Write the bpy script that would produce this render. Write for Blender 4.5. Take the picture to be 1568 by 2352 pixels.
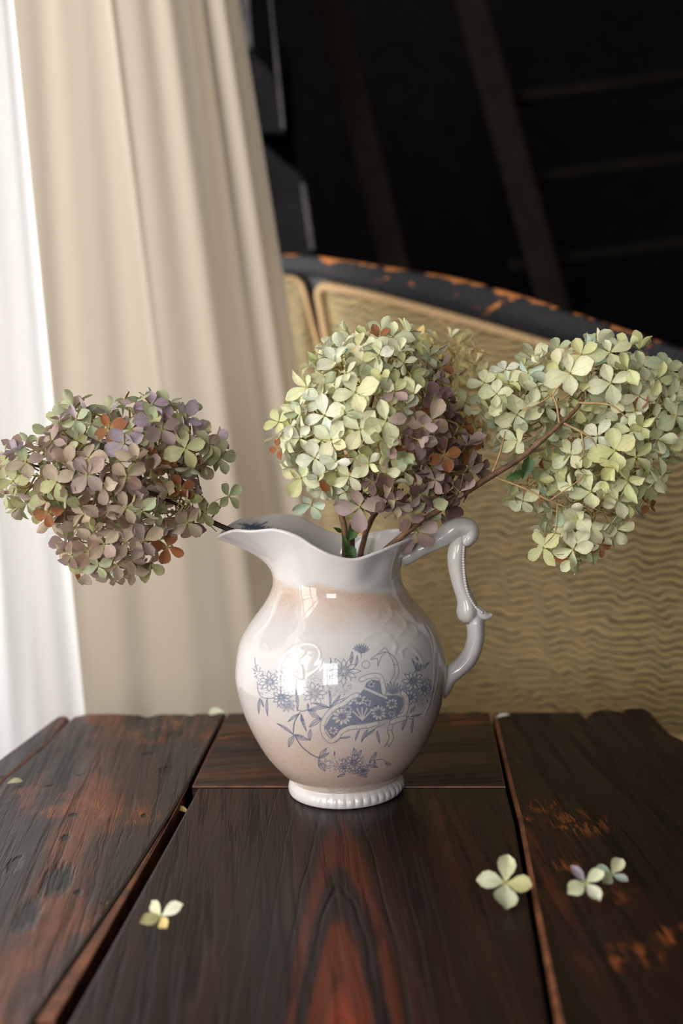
import bpy, bmesh, math, random
import numpy as np
from mathutils import Matrix, Vector
from math import sin, cos, pi, radians, atan2, sqrt

for _o in list(bpy.data.objects):
    bpy.data.objects.remove(_o)
SC = bpy.context.scene
COL = SC.collection
random.seed(7)
RNG = np.random.default_rng(11)

# ------------------------------------------------------------------ camera
FPX, CXP, CYP = 2800.0, 784.0, 1176.0
PITCH, ROLL = radians(7.7), radians(2.5)
CF = np.array([0, cos(PITCH), -sin(PITCH)])
_R0 = np.array([1.0, 0, 0]); _U0 = np.array([0, sin(PITCH), cos(PITCH)])
CI = cos(ROLL) * _R0 - sin(ROLL) * _U0
CJ = sin(ROLL) * _R0 + cos(ROLL) * _U0
def ray(x, y): return CF + (x - CXP) / FPX * CI + (CYP - y) / FPX * CJ
CAM = -0.896 * ray(795, 1812)          # the foot of the pitcher stands on the origin
def at_y(x, y, Y=0.0):
    q = ray(x, y); return CAM + q * ((Y - CAM[1]) / q[1])
def at_z(x, y, Z=0.0):
    q = ray(x, y); return CAM + q * ((Z - CAM[2]) / q[2])
def to_px(P):
    q = np.asarray(P) - CAM; z = q @ CF
    return CXP + FPX * (q @ CI) / z, CYP - FPX * (q @ CJ) / z
cd = bpy.data.cameras.new('camera'); cam = bpy.data.objects.new('camera', cd); COL.objects.link(cam)
cd.sensor_fit = 'VERTICAL'; cd.sensor_height = 36.0; cd.sensor_width = 24.0
cd.lens = FPX * 36.0 / 2352.0
cam.matrix_world = Matrix(((CI[0], CJ[0], -CF[0], CAM[0]), (CI[1], CJ[1], -CF[1], CAM[1]),
                           (CI[2], CJ[2], -CF[2], CAM[2]), (0, 0, 0, 1)))
cd.dof.use_dof = True; cd.dof.focus_distance = 0.845; cd.dof.aperture_fstop = 3.4
cd.clip_start = 0.02
SC.camera = cam

# ------------------------------------------------------------------ world, window daylight, exposure
w = bpy.data.worlds.new('world'); SC.world = w; w.use_nodes = True
w.node_tree.nodes['Background'].inputs[0].default_value = (0.62, 0.72, 0.9, 1)
w.node_tree.nodes['Background'].inputs[1].default_value = 0.03
def area(name, loc, rot, sx, sy, power, col):
    l = bpy.data.lights.new(name, 'AREA'); l.shape = 'RECTANGLE'; l.size = sx; l.size_y = sy
    l.energy = power; l.color = col
    o = bpy.data.objects.new(name, l); COL.objects.link(o); o.location = loc; o.rotation_euler = rot
    return o
# daylight coming through the window in wall_left (behind the curtain) and the one in wall_front (behind the camera)
area('window_left_offscreen', (-0.98, -0.2, 0.62), (0, radians(-90), 0), 1.4, 2.2, 44, (1.0, 0.98, 0.95))
area('window_front_offscreen', (-0.55, -2.42, 0.85), (radians(90), 0, 0), 1.3, 1.3, 42, (1.0, 0.98, 0.95))
vs = SC.view_settings
SC.display_settings.display_device = 'sRGB'
vs.view_transform = 'Standard'; vs.look = 'None'; vs.gamma = 1.0; vs.use_curve_mapping = False
vs.exposure = 0.9

# ------------------------------------------------------------------ helpers
def S(r, g, b):
    f = lambda c: ((c / 255 + 0.055) / 1.055) ** 2.4 if c > 10.3 else c / 255 / 12.92
    return (f(r), f(g), f(b), 1)
def link(o, parent=None, base=None):
    COL.objects.link(o)
    if parent is not None:
        o.parent = parent
    return o
def empty(name, loc=(0, 0, 0)):
    o = bpy.data.objects.new(name, None); o.location = loc; o.empty_display_size = 0.02
    COL.objects.link(o); return o
def tag(o, label=None, cat=None, group=None, kind=None):
    if label: o['label'] = label
    if cat: o['category'] = cat
    if group: o['group'] = group
    if kind: o['kind'] = kind
    return o
def mesh_obj(name, verts, faces, mat, parent=None, smooth=False):
    """verts in world space; a parent has only a location"""
    me = bpy.data.meshes.new(name)
    off = Vector(parent.location) if parent else Vector((0, 0, 0))
    p = parent.parent if parent else None
    while p: off += Vector(p.location); p = p.parent
    me.from_pydata([tuple(Vector(v) - off) for v in verts], [], faces)
    me.update()
    if mat: me.materials.append(mat)
    if smooth: me.polygons.foreach_set('use_smooth', [True] * len(me.polygons))
    o = bpy.data.objects.new(name, me); link(o, parent); return o
def bm_obj(name, bm, mat, parent=None, smooth=False):
    me = bpy.data.meshes.new(name)
    off = Vector(parent.location) if parent else Vector((0, 0, 0))
    p = parent.parent if parent else None
    while p: off += Vector(p.location); p = p.parent
    bmesh.ops.translate(bm, verts=bm.verts, vec=-off)
    bm.to_mesh(me); bm.free()
    for m in (mat if isinstance(mat, (list, tuple)) else [mat]): me.materials.append(m)
    if smooth: me.polygons.foreach_set('use_smooth', [True] * len(me.polygons))
    o = bpy.data.objects.new(name, me); link(o, parent); return o
def box_bm(x0, x1, y0, y1, z0, z1, bm=None):
    bm = bm or bmesh.new()
    vs_ = [bm.verts.new((x, y, z)) for z in (z0, z1) for y in (y0, y1) for x in (x0, x1)]
    for f in ((0, 2, 3, 1), (4, 5, 7, 6), (0, 1, 5, 4), (2, 6, 7, 3), (0, 4, 6, 2), (1, 3, 7, 5)):
        bm.faces.new([vs_[i] for i in f])
    return bm
def prism_bm(poly, depth_vec, bevel=0.0):
    """front polygon (world points) extruded along depth_vec, its front rim bevelled"""
    bm = bmesh.new(); n = len(poly); d = Vector(depth_vec)
    a = [bm.verts.new(Vector(p)) for p in poly]; b = [bm.verts.new(Vector(p) + d) for p in poly]
    top = bm.faces.new(a); bm.faces.new(b[::-1])
    for i in range(n): bm.faces.new((a[i], b[i], b[(i + 1) % n], a[(i + 1) % n]))
    bmesh.ops.recalc_face_normals(bm, faces=bm.faces)
    if bevel:
        r = bmesh.ops.bevel(bm, geom=[e for e in top.edges], offset=bevel, segments=2, affect='EDGES', profile=0.6)
        for f in r['faces']: f.material_index = 1
    return bm
def tube_np(pts, radii, n=8, cap=True):
    pts = [np.asarray(p, float) for p in pts]
    V, Fc = [], []
    ref = np.array([0.13, 0.97, 0.21])
    for i, p in enumerate(pts):
        t = pts[min(i + 1, len(pts) - 1)] - pts[max(i - 1, 0)]; t = t / (np.linalg.norm(t) + 1e-12)
        a = np.cross(t, ref); a /= np.linalg.norm(a) + 1e-12; b = np.cross(t, a)
        for k in range(n):
            V.append(p + radii[i] * (cos(2 * pi * k / n) * a + sin(2 * pi * k / n) * b))
    for i in range(len(pts) - 1):
        for k in range(n):
            Fc.append((i * n + k, i * n + (k + 1) % n, (i + 1) * n + (k + 1) % n, (i + 1) * n + k))
    if cap:
        Fc.append(tuple(range(n))[::-1]); m = (len(pts) - 1) * n; Fc.append(tuple(range(m, m + n)))
    return V, Fc
def spline(pts, n):
    """Catmull-Rom through rows of numbers"""
    P = np.asarray(pts, float); k = len(P)
    E = np.vstack([2 * P[0] - P[1], P, 2 * P[-1] - P[-2]]); out = []
    for i in range(k - 1):
        for j in range(n):
            t = j / n; a, b, c, d = E[i], E[i + 1], E[i + 2], E[i + 3]
            out.append(0.5 * (2 * b + (c - a) * t + (2 * a - 5 * b + 4 * c - d) * t * t + (3 * b - a - 3 * c + d) * t ** 3))
    out.append(P[-1]); return np.array(out)

# ------------------------------------------------------------------ materials
class NT:
    def __init__(s, name):
        s.m = bpy.data.materials.new(name); s.m.use_nodes = True; s.t = s.m.node_tree
        s.b = s.t.nodes['Principled BSDF']; s.out = s.t.nodes['Material Output']
    def n(s, ty, **kw):
        nd = s.t.nodes.new(ty)
        for k, v in kw.items():
            if k.startswith('i_'):
                key = k[2:]; key = int(key) if key.isdigit() else key.replace('_', ' ')
                s.set(nd.inputs[key], v)
            else: setattr(nd, k, v)
        return nd
    def set(s, sock, v):
        if isinstance(v, bpy.types.NodeSocket): s.t.links.new(v, sock)
        else: sock.default_value = v
    def math(s, op, a, b=0.0, c=0.0, clamp=False):
        nd = s.n('ShaderNodeMath', operation=op, use_clamp=clamp)
        s.set(nd.inputs[0], a); s.set(nd.inputs[1], b); s.set(nd.inputs[2], c); return nd.outputs[0]
    def mix(s, f, a, b, mode='MIX'):
        nd = s.n('ShaderNodeMix', data_type='RGBA', blend_type=mode)
        s.set(nd.inputs[0], f); s.set(nd.inputs[6], a); s.set(nd.inputs[7], b); return nd.outputs[2]
    def ramp(s, v, lo, hi, a=0.0, b=1.0):
        nd = s.n('ShaderNodeMapRange', interpolation_type='SMOOTHSTEP'); s.set(nd.inputs[0], v)
        for i, q in enumerate((lo, hi, a, b)): s.set(nd.inputs[i + 1], q)
        return nd.outputs[0]
    def noise(s, vec, scale, detail=4, rough=0.55, dist=0.0, out=0):
        nd = s.n('ShaderNodeTexNoise'); s.set(nd.inputs['Vector'], vec); nd.inputs['Scale'].default_value = scale
        nd.inputs['Detail'].default_value = detail; nd.inputs['Roughness'].default_value = rough
        nd.inputs['Distortion'].default_value = dist; return nd.outputs[out]
    def obj(s): return s.n('ShaderNodeTexCoord').outputs['Object']
    def map(s, vec, loc=(0, 0, 0), rot=(0, 0, 0), sc=(1, 1, 1)):
        nd = s.n('ShaderNodeMapping'); s.set(nd.inputs[0], vec)
        nd.inputs[1].default_value = loc; nd.inputs[2].default_value = rot; nd.inputs[3].default_value = sc; return nd.outputs[0]
    def bump(s, h, strength, dist):
        nd = s.n('ShaderNodeBump'); s.set(nd.inputs['Height'], h); nd.inputs['Strength'].default_value = strength
        nd.inputs['Distance'].default_value = dist; s.t.links.new(nd.outputs[0], s.b.inputs['Normal'])
    def base(s, c, rough=None, spec=None):
        s.set(s.b.inputs['Base Color'], c)
        if rough is not None: s.set(s.b.inputs['Roughness'], rough)
        if spec is not None: s.set(s.b.inputs['Specular IOR Level'], spec)
        return s.m
def plain(name, col, rough=0.6, spec=0.4, var=0.25, scale=30):
    k = NT(name); nz = k.noise(k.obj(), scale)
    c = k.mix(k.ramp(nz, 0.3, 0.7), tuple(x * (1 - var) for x in col[:3]) + (1,), tuple(min(1, x * (1 + var)) for x in col[:3]) + (1,))
    k.base(c, rough, spec); k.bump(nz, 0.15, 0.002); return k.m

TBASE = (0.0, -0.13, -0.52)      # where the table's own origin stands
def wood(name, along, dark, mid, hot, hot_lo, wear_at=None, figure=None, pits=False, rough=0.34, seed=0.0, spec=0.5, dents=()):
    """stained old board; along = grain angle about Z"""
    k = NT(name); wco = k.map(k.obj(), TBASE); co = k.map(wco, (seed, seed * 1.7, 0), (0, 0, -along))
    long_ = k.map(co, sc=(1, 0.055, 1))
    n1 = k.noise(long_, 26, 4, 0.6, 0.6); n2 = k.noise(long_, 120, 4, 0.65, 0.3); n3 = k.noise(long_, 420, 3, 0.6)
    big = k.noise(co, 9, 3, 0.6)
    c = k.mix(k.ramp(n1, 0.32, 0.72), dark, mid)
    hotf = k.math('MULTIPLY', k.ramp(k.math('ADD', k.math('MULTIPLY', n1, 0.55), k.math('MULTIPLY', big, 0.6)), hot_lo, hot_lo + 0.13), 0.85)
    c = k.mix(hotf, c, hot)
    lines = k.ramp(n2, 0.36, 0.52)
    h = k.math('ADD', k.math('MULTIPLY', lines, 0.6), k.math('MULTIPLY', n3, 0.35))
    if figure:
        sx, sy, L, Wd = figure
        sep = k.n('ShaderNodeSeparateXYZ'); k.set(sep.inputs[0], wco)
        wob = k.math('MULTIPLY', k.math('SUBTRACT', k.noise(k.map(wco, sc=(1, 0.25, 1)), 14, 3), 0.5), 0.95)
        dx = k.math('DIVIDE', k.math('SUBTRACT', sep.outputs[0], sx), Wd); dy = k.math('DIVIDE', k.math('SUBTRACT', sep.outputs[1], sy), L)
        d = k.math('SQRT', k.math('ADD', k.math('MULTIPLY', dx, dx), k.math('MULTIPLY', dy, dy)))
        d = k.math('ADD', d, wob)
        rings = k.math('ABSOLUTE', k.math('SINE', k.math('MULTIPLY', d, 4.6)))
        ringl = k.ramp(rings, 0.0, 0.22)
        near = k.ramp(d, 0.75, 1.0, 1.0, 0.0)
        mid_ = k.math('MULTIPLY', k.ramp(d, 1.0, 2.6, 0.55, 0.0), k.ramp(rings, 0.55, 0.95))
        c = k.mix(k.math('MAXIMUM', k.math('MULTIPLY', near, k.ramp(n2, 0.25, 0.6, 0.55, 1.0)), mid_), c, hot)
        c = k.mix(k.math('MULTIPLY', k.ramp(ringl, 0, 1, 0.8, 0.0), k.math('MULTIPLY', k.ramp(d, 0.6, 0.9), k.ramp(d, 2.0, 4.5, 1.0, 0.15))), c, tuple(x * 0.25 for x in dark[:3]) + (1,))
        h = k.math('ADD', h, k.math('MULTIPLY', ringl, k.ramp(d, 1.5, 5.0, 0.8, 0.1)))
    c = k.mix(k.ramp(n2, 0.33, 0.47, 0.75, 0.0), c, tuple(x * 0.3 for x in dark[:3]) + (1,))
    # worn, scraped patches of bare wood
    scr = k.noise(k.map(co, sc=(1, 0.2, 1)), 190, 5, 0.7, 0.4)
    zone = k.ramp(big, 0.54, 0.68) if pits else 0.0
    if wear_at:
        for (wx, wy, wr) in wear_at:
            dd = k.n('ShaderNodeVectorMath', operation='DISTANCE'); k.set(dd.inputs[0], wco); dd.inputs[1].default_value = (wx, wy, 0)
            zone = k.math('MAXIMUM', zone, k.ramp(dd.outputs['Value'], wr * 0.35, wr, 1.0, 0.0))
    wear = k.math('MULTIPLY', k.ramp(scr, 0.50, 0.57), zone)
    c = k.mix(k.math('MULTIPLY', wear, 0.7), c, S(132, 72, 36))
    # pale nicks
    nick = k.noise(k.map(co, sc=(1, 0.35, 1)), 210, 2, 0.5)
    c = k.mix(k.ramp(nick, 0.76, 0.8, 0, 0.7), c, S(130, 115, 105))
    for (wx, wy, wr, st) in dents:
        mp = k.map(co, sc=(1, st, 1)); ca, sa = cos(-along), sin(-along); lx, ly = wx * ca - wy * sa + seed, (wx * sa + wy * ca + seed * 1.7) * st
        dd = k.n('ShaderNodeVectorMath', operation='DISTANCE'); k.set(dd.inputs[0], mp); dd.inputs[1].default_value = (lx, ly, 0)
        dm = k.ramp(k.math('ADD', dd.outputs['Value'], k.math('MULTIPLY', k.math('SUBTRACT', n3, .5), wr)), wr * .45, wr, 1.0, 0.0)
        c = k.mix(dm, c, (0.0025, 0.0018, 0.0015, 1)); h = k.math('SUBTRACT', h, k.math('MULTIPLY', dm, 2.5))
    if pits:
        vo = k.n('ShaderNodeTexVoronoi'); k.set(vo.inputs['Vector'], k.map(co, sc=(1, 0.5, 1))); vo.inputs['Scale'].default_value = 62
        sel = k.math('GREATER_THAN', k.noise(co, 34, 2), 0.56)
        pit = k.math('MULTIPLY', k.ramp(vo.outputs['Distance'], 0.08, 0.2, 1.0, 0.0), sel)
        c = k.mix(pit, c, (0.002, 0.0015, 0.001, 1)); h = k.math('SUBTRACT', h, k.math('MULTIPLY', pit, 1.6))
        lump = k.noise(k.map(co, sc=(1, 0.3, 1)), 30, 3, 0.5); h = k.math('ADD', h, k.math('MULTIPLY', lump, 3.5))
    k.base(c, k.ramp(n2, 0.3, 0.7, rough + 0.14, rough - 0.05), spec)
    k.bump(h, 0.55, 0.0011)
    return k.m

TW = radians(4)
M = {}
M['plank_l'] = wood('stained_wood_dented', TW, S(24, 15, 13), S(58, 33, 24), S(104, 52, 28), 0.58, [(-0.16, 0.17, 0.06)], None, True, 0.3, 3.1, .3,
    [(*at_z(x, y)[:2], r, st) for x, y, r, st in ((a_, b_, r_ * 1.5, s_) for a_, b_, r_, s_ in ((341, 1733, .0042, 1), (380, 1772, .005, .5), (132, 2022, .009, .45), (65, 2100, .006, .3), (113, 1806, .0028, 1), (172, 1872, .003, 1), (400, 1690, .006, .5), (35, 1985, .004, .4), (150, 1925, .003, .5), (330, 1655, .012, .5)))])
M['plank_c'] = wood('stained_wood_figured', TW, S(21, 11, 8), S(44, 22, 14), S(112, 44, 17), 0.70, None, (-0.004, -0.50, 0.25, 0.0165), False, 0.32, 0.0, .2)
M['plank_r'] = wood('stained_wood_scraped', TW, S(20, 12, 9), S(38, 20, 13), S(80, 40, 22), 0.66, [(*at_z(x, y)[:2], r) for x, y, r in ((1330, 1890, .03), (1250, 1850, .018), (1192, 1880, .012), (1300, 1990, .014), (1450, 2200, .022), (1400, 2060, .014), (1560, 2150, .018))], None, False, 0.4, 5.3, .2)
M['plank_b'] = wood('stained_wood_cross_grain', TW + pi / 2, S(26, 15, 11), S(56, 30, 20), S(110, 54, 30), 0.62, [(0.09, 0.16, 0.05), (-0.09, 0.14, 0.04)], None, False, 0.36, 8.2, .25)
M['plank_edge'] = plain('worn_board_edge', S(96, 54, 32), 0.5, 0.4, 0.5, 60)
M['plank_dark'] = plain('dark_board_edge', S(34, 20, 14), 0.5, 0.4, 0.4, 60)
M['under'] = plain('shadowed_underboard_wood', S(30, 20, 15), 0.8, 0.2)

def ceramic(name='glazed_ironstone', stained=1.0):
    k = NT(name); co = k.obj()
    at = k.n('ShaderNodeAttribute', attribute_name='print').outputs['Fac']
    sep = k.n('ShaderNodeSeparateXYZ'); k.set(sep.inputs[0], co); z = sep.outputs[2]
    nb = k.noise(co, 16, 4, 0.6); nf = k.noise(co, 60, 4, 0.6)
    zz = k.math('ADD', z, k.math('MULTIPLY', k.math('SUBTRACT', nb, 0.5), 0.06))
    low = k.math('MULTIPLY', k.ramp(zz, 0.03, 0.10, 0.72, 0.0), k.ramp(z, 0.009, 0.013))
    zb = k.math('ADD', k.math('ADD', z, k.math('MULTIPLY', sep.outputs[0], 0.12)), k.math('MULTIPLY', k.math('SUBTRACT', nb, 0.5), 0.035))
    band = k.math('MULTIPLY', k.ramp(zb, 0.128, 0.152), k.ramp(zb, 0.1525, 0.159, 1.0, 0.0))
    stain = k.math('MULTIPLY', k.math('MAXIMUM', low, k.math('MULTIPLY', band, 0.75)), k.ramp(nf, 0.2, 0.7, 0.7 * stained, 1.0 * stained), clamp=True)
    vo = k.n('ShaderNodeTexVoronoi', feature='DISTANCE_TO_EDGE'); k.set(vo.inputs['Vector'], co); vo.inputs['Scale'].default_value = 620
    crack = k.math('MULTIPLY', k.ramp(vo.outputs['Distance'], 0.02, 0.09, 1.0, 0.0), k.math('MULTIPLY', stain, 0.35))
    c = k.mix(stain, S(196, 191, 189), S(182, 150, 127))
    c = k.mix(crack, c, S(140, 100, 74))
    c = k.mix(at, c, S(20, 58, 104))
    k.base(c, 0.07, 0.55)
    pass
    k.bump(k.noise(co, 42, 2, 0.5), 0.25, 0.0012)
    return k.m
M['ceramic'] = ceramic()
M['ceramic_plain'] = ceramic('glazed_ironstone_handle', 0.0)

def petal_mat(name, from_attr):
    k = NT(name)
    if from_attr: colr = k.n('ShaderNodeAttribute', attribute_name='Col').outputs['Color']
    else: colr = k.n('ShaderNodeObjectInfo').outputs['Color']
    uv = k.n('ShaderNodeUVMap').outputs[0]
    sep = k.n('ShaderNodeSeparateXYZ'); k.set(sep.inputs[0], uv)
    u = k.math('ABSOLUTE', k.math('SUBTRACT', sep.outputs[0], 0.5)); v = sep.outputs[1]
    vein = k.math('ABSOLUTE', k.math('SINE', k.math('MULTIPLY', k.math('SUBTRACT', v, k.math('MULTIPLY', u, 1.3)), 30)))
    veinm = k.math('MAXIMUM', k.ramp(vein, 0.0, 0.35, 0.22, 0.0), k.ramp(u, 0.012, 0.04, 0.4, 0.0))
    nz = k.noise(k.n('ShaderNodeNewGeometry').outputs['Position'], 260, 3, 0.6)
    c = k.mix(k.ramp(nz, 0.35, 0.7, 0.0, 0.35), colr, k.mix(0.5, colr, S(150, 115, 100)))
    rnd = k.n('ShaderNodeObjectInfo').outputs['Random'] if not from_attr else k.ramp(k.noise(k.n('ShaderNodeNewGeometry').outputs['Position'], 90, 1), .35, .65)
    rim = k.math('MULTIPLY', k.math('MULTIPLY', k.ramp(k.math('MAXIMUM', k.math('MULTIPLY', u, 2), v), .62, 1.02), rnd), .55)
    c = k.mix(rim, c, k.mix(.55, c, S(150, 112, 116)))
    c = k.mix(k.math('MULTIPLY', k.ramp(v, 0.0, 0.35, 1, 0), 0.3), c, S(190, 200, 120))
    c = k.mix(veinm, c, k.mix(0.6, c, S(150, 130, 90)))
    k.base(c, 0.6, 0.25); k.bump(k.math('SUBTRACT', nz, veinm), 0.3, 0.0008)
    tr = k.n('ShaderNodeBsdfTranslucent'); k.set(tr.inputs[0], c)
    mx = k.n('ShaderNodeMixShader'); mx.inputs[0].default_value = 0.26
    k.t.links.new(k.b.outputs[0], mx.inputs[1]); k.t.links.new(tr.outputs[0], mx.inputs[2])
    k.t.links.new(mx.outputs[0], k.out.inputs[0]); return k.m
M['petal'] = petal_mat('dried_petal', False)
M['petal_mass'] = petal_mat('dried_petal_mass', True)
M['pedicel'] = plain('flower_stalk', S(158, 138, 84), 0.6)
M['twig'] = plain('tan_hydrangea_twig', S(164, 134, 94), 0.65, 0.3, 0.3, 160)
M['bark'] = plain('hydrangea_bark', S(98, 72, 52), 0.65, 0.3, 0.45, 160)
M['bark_dark'] = plain('dark_hydrangea_bark', S(58, 40, 34), 0.65, 0.3, 0.45, 160)
M['leaf'] = plain('green_leaf', S(58, 84, 44), 0.5, 0.4, 0.35, 120)

def cloth(name, colr, trans, weave=900):
    k = NT(name); uv = k.n('ShaderNodeUVMap').outputs[0]; co = k.obj()
    nz = k.noise(k.map(co, sc=(1, 1, 8)), weave, 2); n2 = k.noise(k.map(co, sc=(1, 1, 0.15)), 26, 3)
    c = k.mix(k.ramp(nz, 0.3, 0.7), tuple(x * 0.92 for x in colr[:3]) + (1,), colr)
    k.base(c, 0.9, 0.1); k.bump(k.math('ADD', k.math('MULTIPLY', nz, 0.06), n2), 0.35, 0.004)
    tr = k.n('ShaderNodeBsdfTranslucent'); k.set(tr.inputs[0], c)
    mx = k.n('ShaderNodeMixShader'); mx.inputs[0].default_value = trans
    k.t.links.new(k.b.outputs[0], mx.inputs[1]); k.t.links.new(tr.outputs[0], mx.inputs[2])
    k.t.links.new(mx.outputs[0], k.out.inputs[0]); return k.m
M['curtain'] = cloth('linen_curtain', S(214, 200, 182), 0.44)
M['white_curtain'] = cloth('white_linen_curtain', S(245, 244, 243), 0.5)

def moire():
    k = NT('gold_moire_fabric'); uv = k.n('ShaderNodeUVMap').outputs[0]
    sep = k.n('ShaderNodeSeparateXYZ'); k.set(sep.inputs[0], uv); a, z = sep.outputs[0], sep.outputs[1]
    big = k.noise(k.map(uv, sc=(1, 0.6, 1)), 16, 3, 0.5); fine = k.noise(k.map(uv, sc=(0.4, 1.6, 1)), 70, 3, 0.6)
    wav = k.math('MULTIPLY', k.math('SINE', k.math('ADD', k.math('MULTIPLY', a, 2 * pi / 0.042), k.math('MULTIPLY', big, 16))), 0.0028)
    ph = k.math('ADD', k.math('ADD', z, wav), k.math('MULTIPLY', k.math('SUBTRACT', fine, 0.5), 0.006))
    ph = k.math('ADD', ph, k.math('MULTIPLY', big, 0.012))
    s_ = k.math('SINE', k.math('MULTIPLY', ph, 2 * pi / 0.0082))
    f = k.math('MULTIPLY', k.ramp(s_, -0.9, 0.5, 1.0, 0.0), k.ramp(fine, 0.25, 0.6, 0.35, 1.0))
    c = k.mix(f, S(146, 126, 82), S(72, 58, 33))
    k.base(c, 0.55, 0.3); k.set(k.b.inputs['Sheen Weight'], 0.2)
    k.bump(k.math('MULTIPLY', f, -1), 0.4, 0.002); return k.m
M['moire'] = moire()
M['gimp'] = plain('woven_gimp_trim', S(172, 144, 108), 0.9, 0.1, 0.25, 400)
def rail_mat():
    k = NT('chipped_black_paint'); co = k.obj()
    e = k.n('ShaderNodeAttribute', attribute_name='edge').outputs['Fac']
    nz = k.noise(k.map(co, sc=(0.5, 0.5, 1.3)), 55, 5, 0.65, 0.4); n2 = k.noise(co, 150, 3)
    wear = k.ramp(k.math('ADD', nz, k.math('MULTIPLY', e, 0.19)), 0.63, 0.69)
    c = k.mix(k.ramp(n2, 0.4, 0.7), S(15, 16, 21), S(29, 29, 35)); c = k.mix(wear, c, S(178, 112, 62))
    k.base(c, k.ramp(wear, 0, 1, 0.6, 0.8), 0.25); k.bump(k.math('MULTIPLY', wear, -1), 0.4, 0.002); return k.m
M['rail'] = rail_mat()
M['black_paint'] = plain('black_painted_wood', S(22, 22, 26), 0.45, 0.4)
M['grey_paint'] = plain('dark_grey_painted_wood', S(26, 24, 26), 0.8, 0.1)
M['glint_grey'] = plain('painted_edge_glint', S(80, 77, 78), 0.7, 0.2)  # paler grey standing in for light glinting on the shelf edges
M['batten'] = plain('dark_brown_batten_wood', S(27, 20, 15), 0.85, 0.08)
M['rung'] = plain('black_brown_rung_wood', S(19, 16, 13), 0.9, 0.05)
M['wall_dark'] = plain('dark_wall', S(20, 18, 19), 0.95, 0.05)  # one even near-black tone for back wall, right wall and ceiling
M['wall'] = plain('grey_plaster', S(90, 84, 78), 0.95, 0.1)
M['floorwood'] = wood('floor_boards', 0, S(40, 26, 18), S(62, 40, 28), S(80, 50, 32), 0.7, None, None, False, 0.6, 2.2)
M['window_paint'] = plain('white_window_paint', S(220, 220, 216), 0.5, 0.4, 0.05)

# ------------------------------------------------------------------ room
FZ = -0.52
def room():
    st = lambda n, bm, m: tag(bm_obj(n, bm, m), kind='structure')
    st('floor', box_bm(-0.85, 1.7, -2.35, 1.75, FZ - 0.05, FZ), M['floorwood'])
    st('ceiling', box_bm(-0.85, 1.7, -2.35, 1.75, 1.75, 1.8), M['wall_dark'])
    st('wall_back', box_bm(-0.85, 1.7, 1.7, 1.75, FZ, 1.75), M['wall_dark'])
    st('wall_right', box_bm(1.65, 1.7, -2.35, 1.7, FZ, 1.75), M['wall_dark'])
    # left wall with a window opening y -1.15..0.75, z 0.0..1.3
    bm = bmesh.new()
    for y0, y1, z0, z1 in ((-2.35, -1.15, FZ, 1.75), (0.75, 1.7, FZ, 1.75), (-1.15, 0.75, FZ, -0.05), (-1.15, 0.75, 1.3, 1.75)):
        box_bm(-0.85, -0.80, y0, y1, z0, z1, bm)
    st('wall_left', bm, M['wall'])
    bm = bmesh.new()
    for x0, x1, z0, z1 in ((-0.8, -1.0 + -0.4, FZ, 1.75), (-0.1, 1.65, FZ, 1.75), (-1.4, -0.1, FZ, 0.12), (-1.4, -0.1, 1.35, 1.75)):
        if x1 > x0: box_bm(max(x0, -0.85), x1, -2.35, -2.3, z0, z1, bm)
    st('wall_front', bm, M['wall'])
    def window(name, horizontal, c0, c1, z0, z1, p, nc, nr):
        root = tag(empty(name, ((c0 + c1) / 2, p, z0) if horizontal else (p, (c0 + c1) / 2, z0)), kind='structure')
        def bar(nm, a0, a1, b0, b1, t=0.02):
            bm = box_bm(a0, a1, p - t, p + t, b0, b1) if horizontal else box_bm(p - t, p + t, a0, a1, b0, b1)
            bm_obj(nm, bm, M['window_paint'], root)
        for i in range(nc + 1):
            x = c0 + (c1 - c0) * i / nc; bar('window_frame' if i in (0, nc) else 'glazing_bar', x - 0.014, x + 0.014, z0, z1)
        for j in range(nr + 1):
            z = z0 + (z1 - z0) * j / nr; bar('window_frame' if j in (0, nr) else 'glazing_bar', c0, c1, z - 0.014, z + 0.014, 0.016)
    window('window_1', False, -1.15, 0.75, -0.05, 1.3, -0.825, 5, 4)
    window('window_2', True, -0.85, -0.1, 0.12, 1.35, -2.325, 3, 4)
room()

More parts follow.
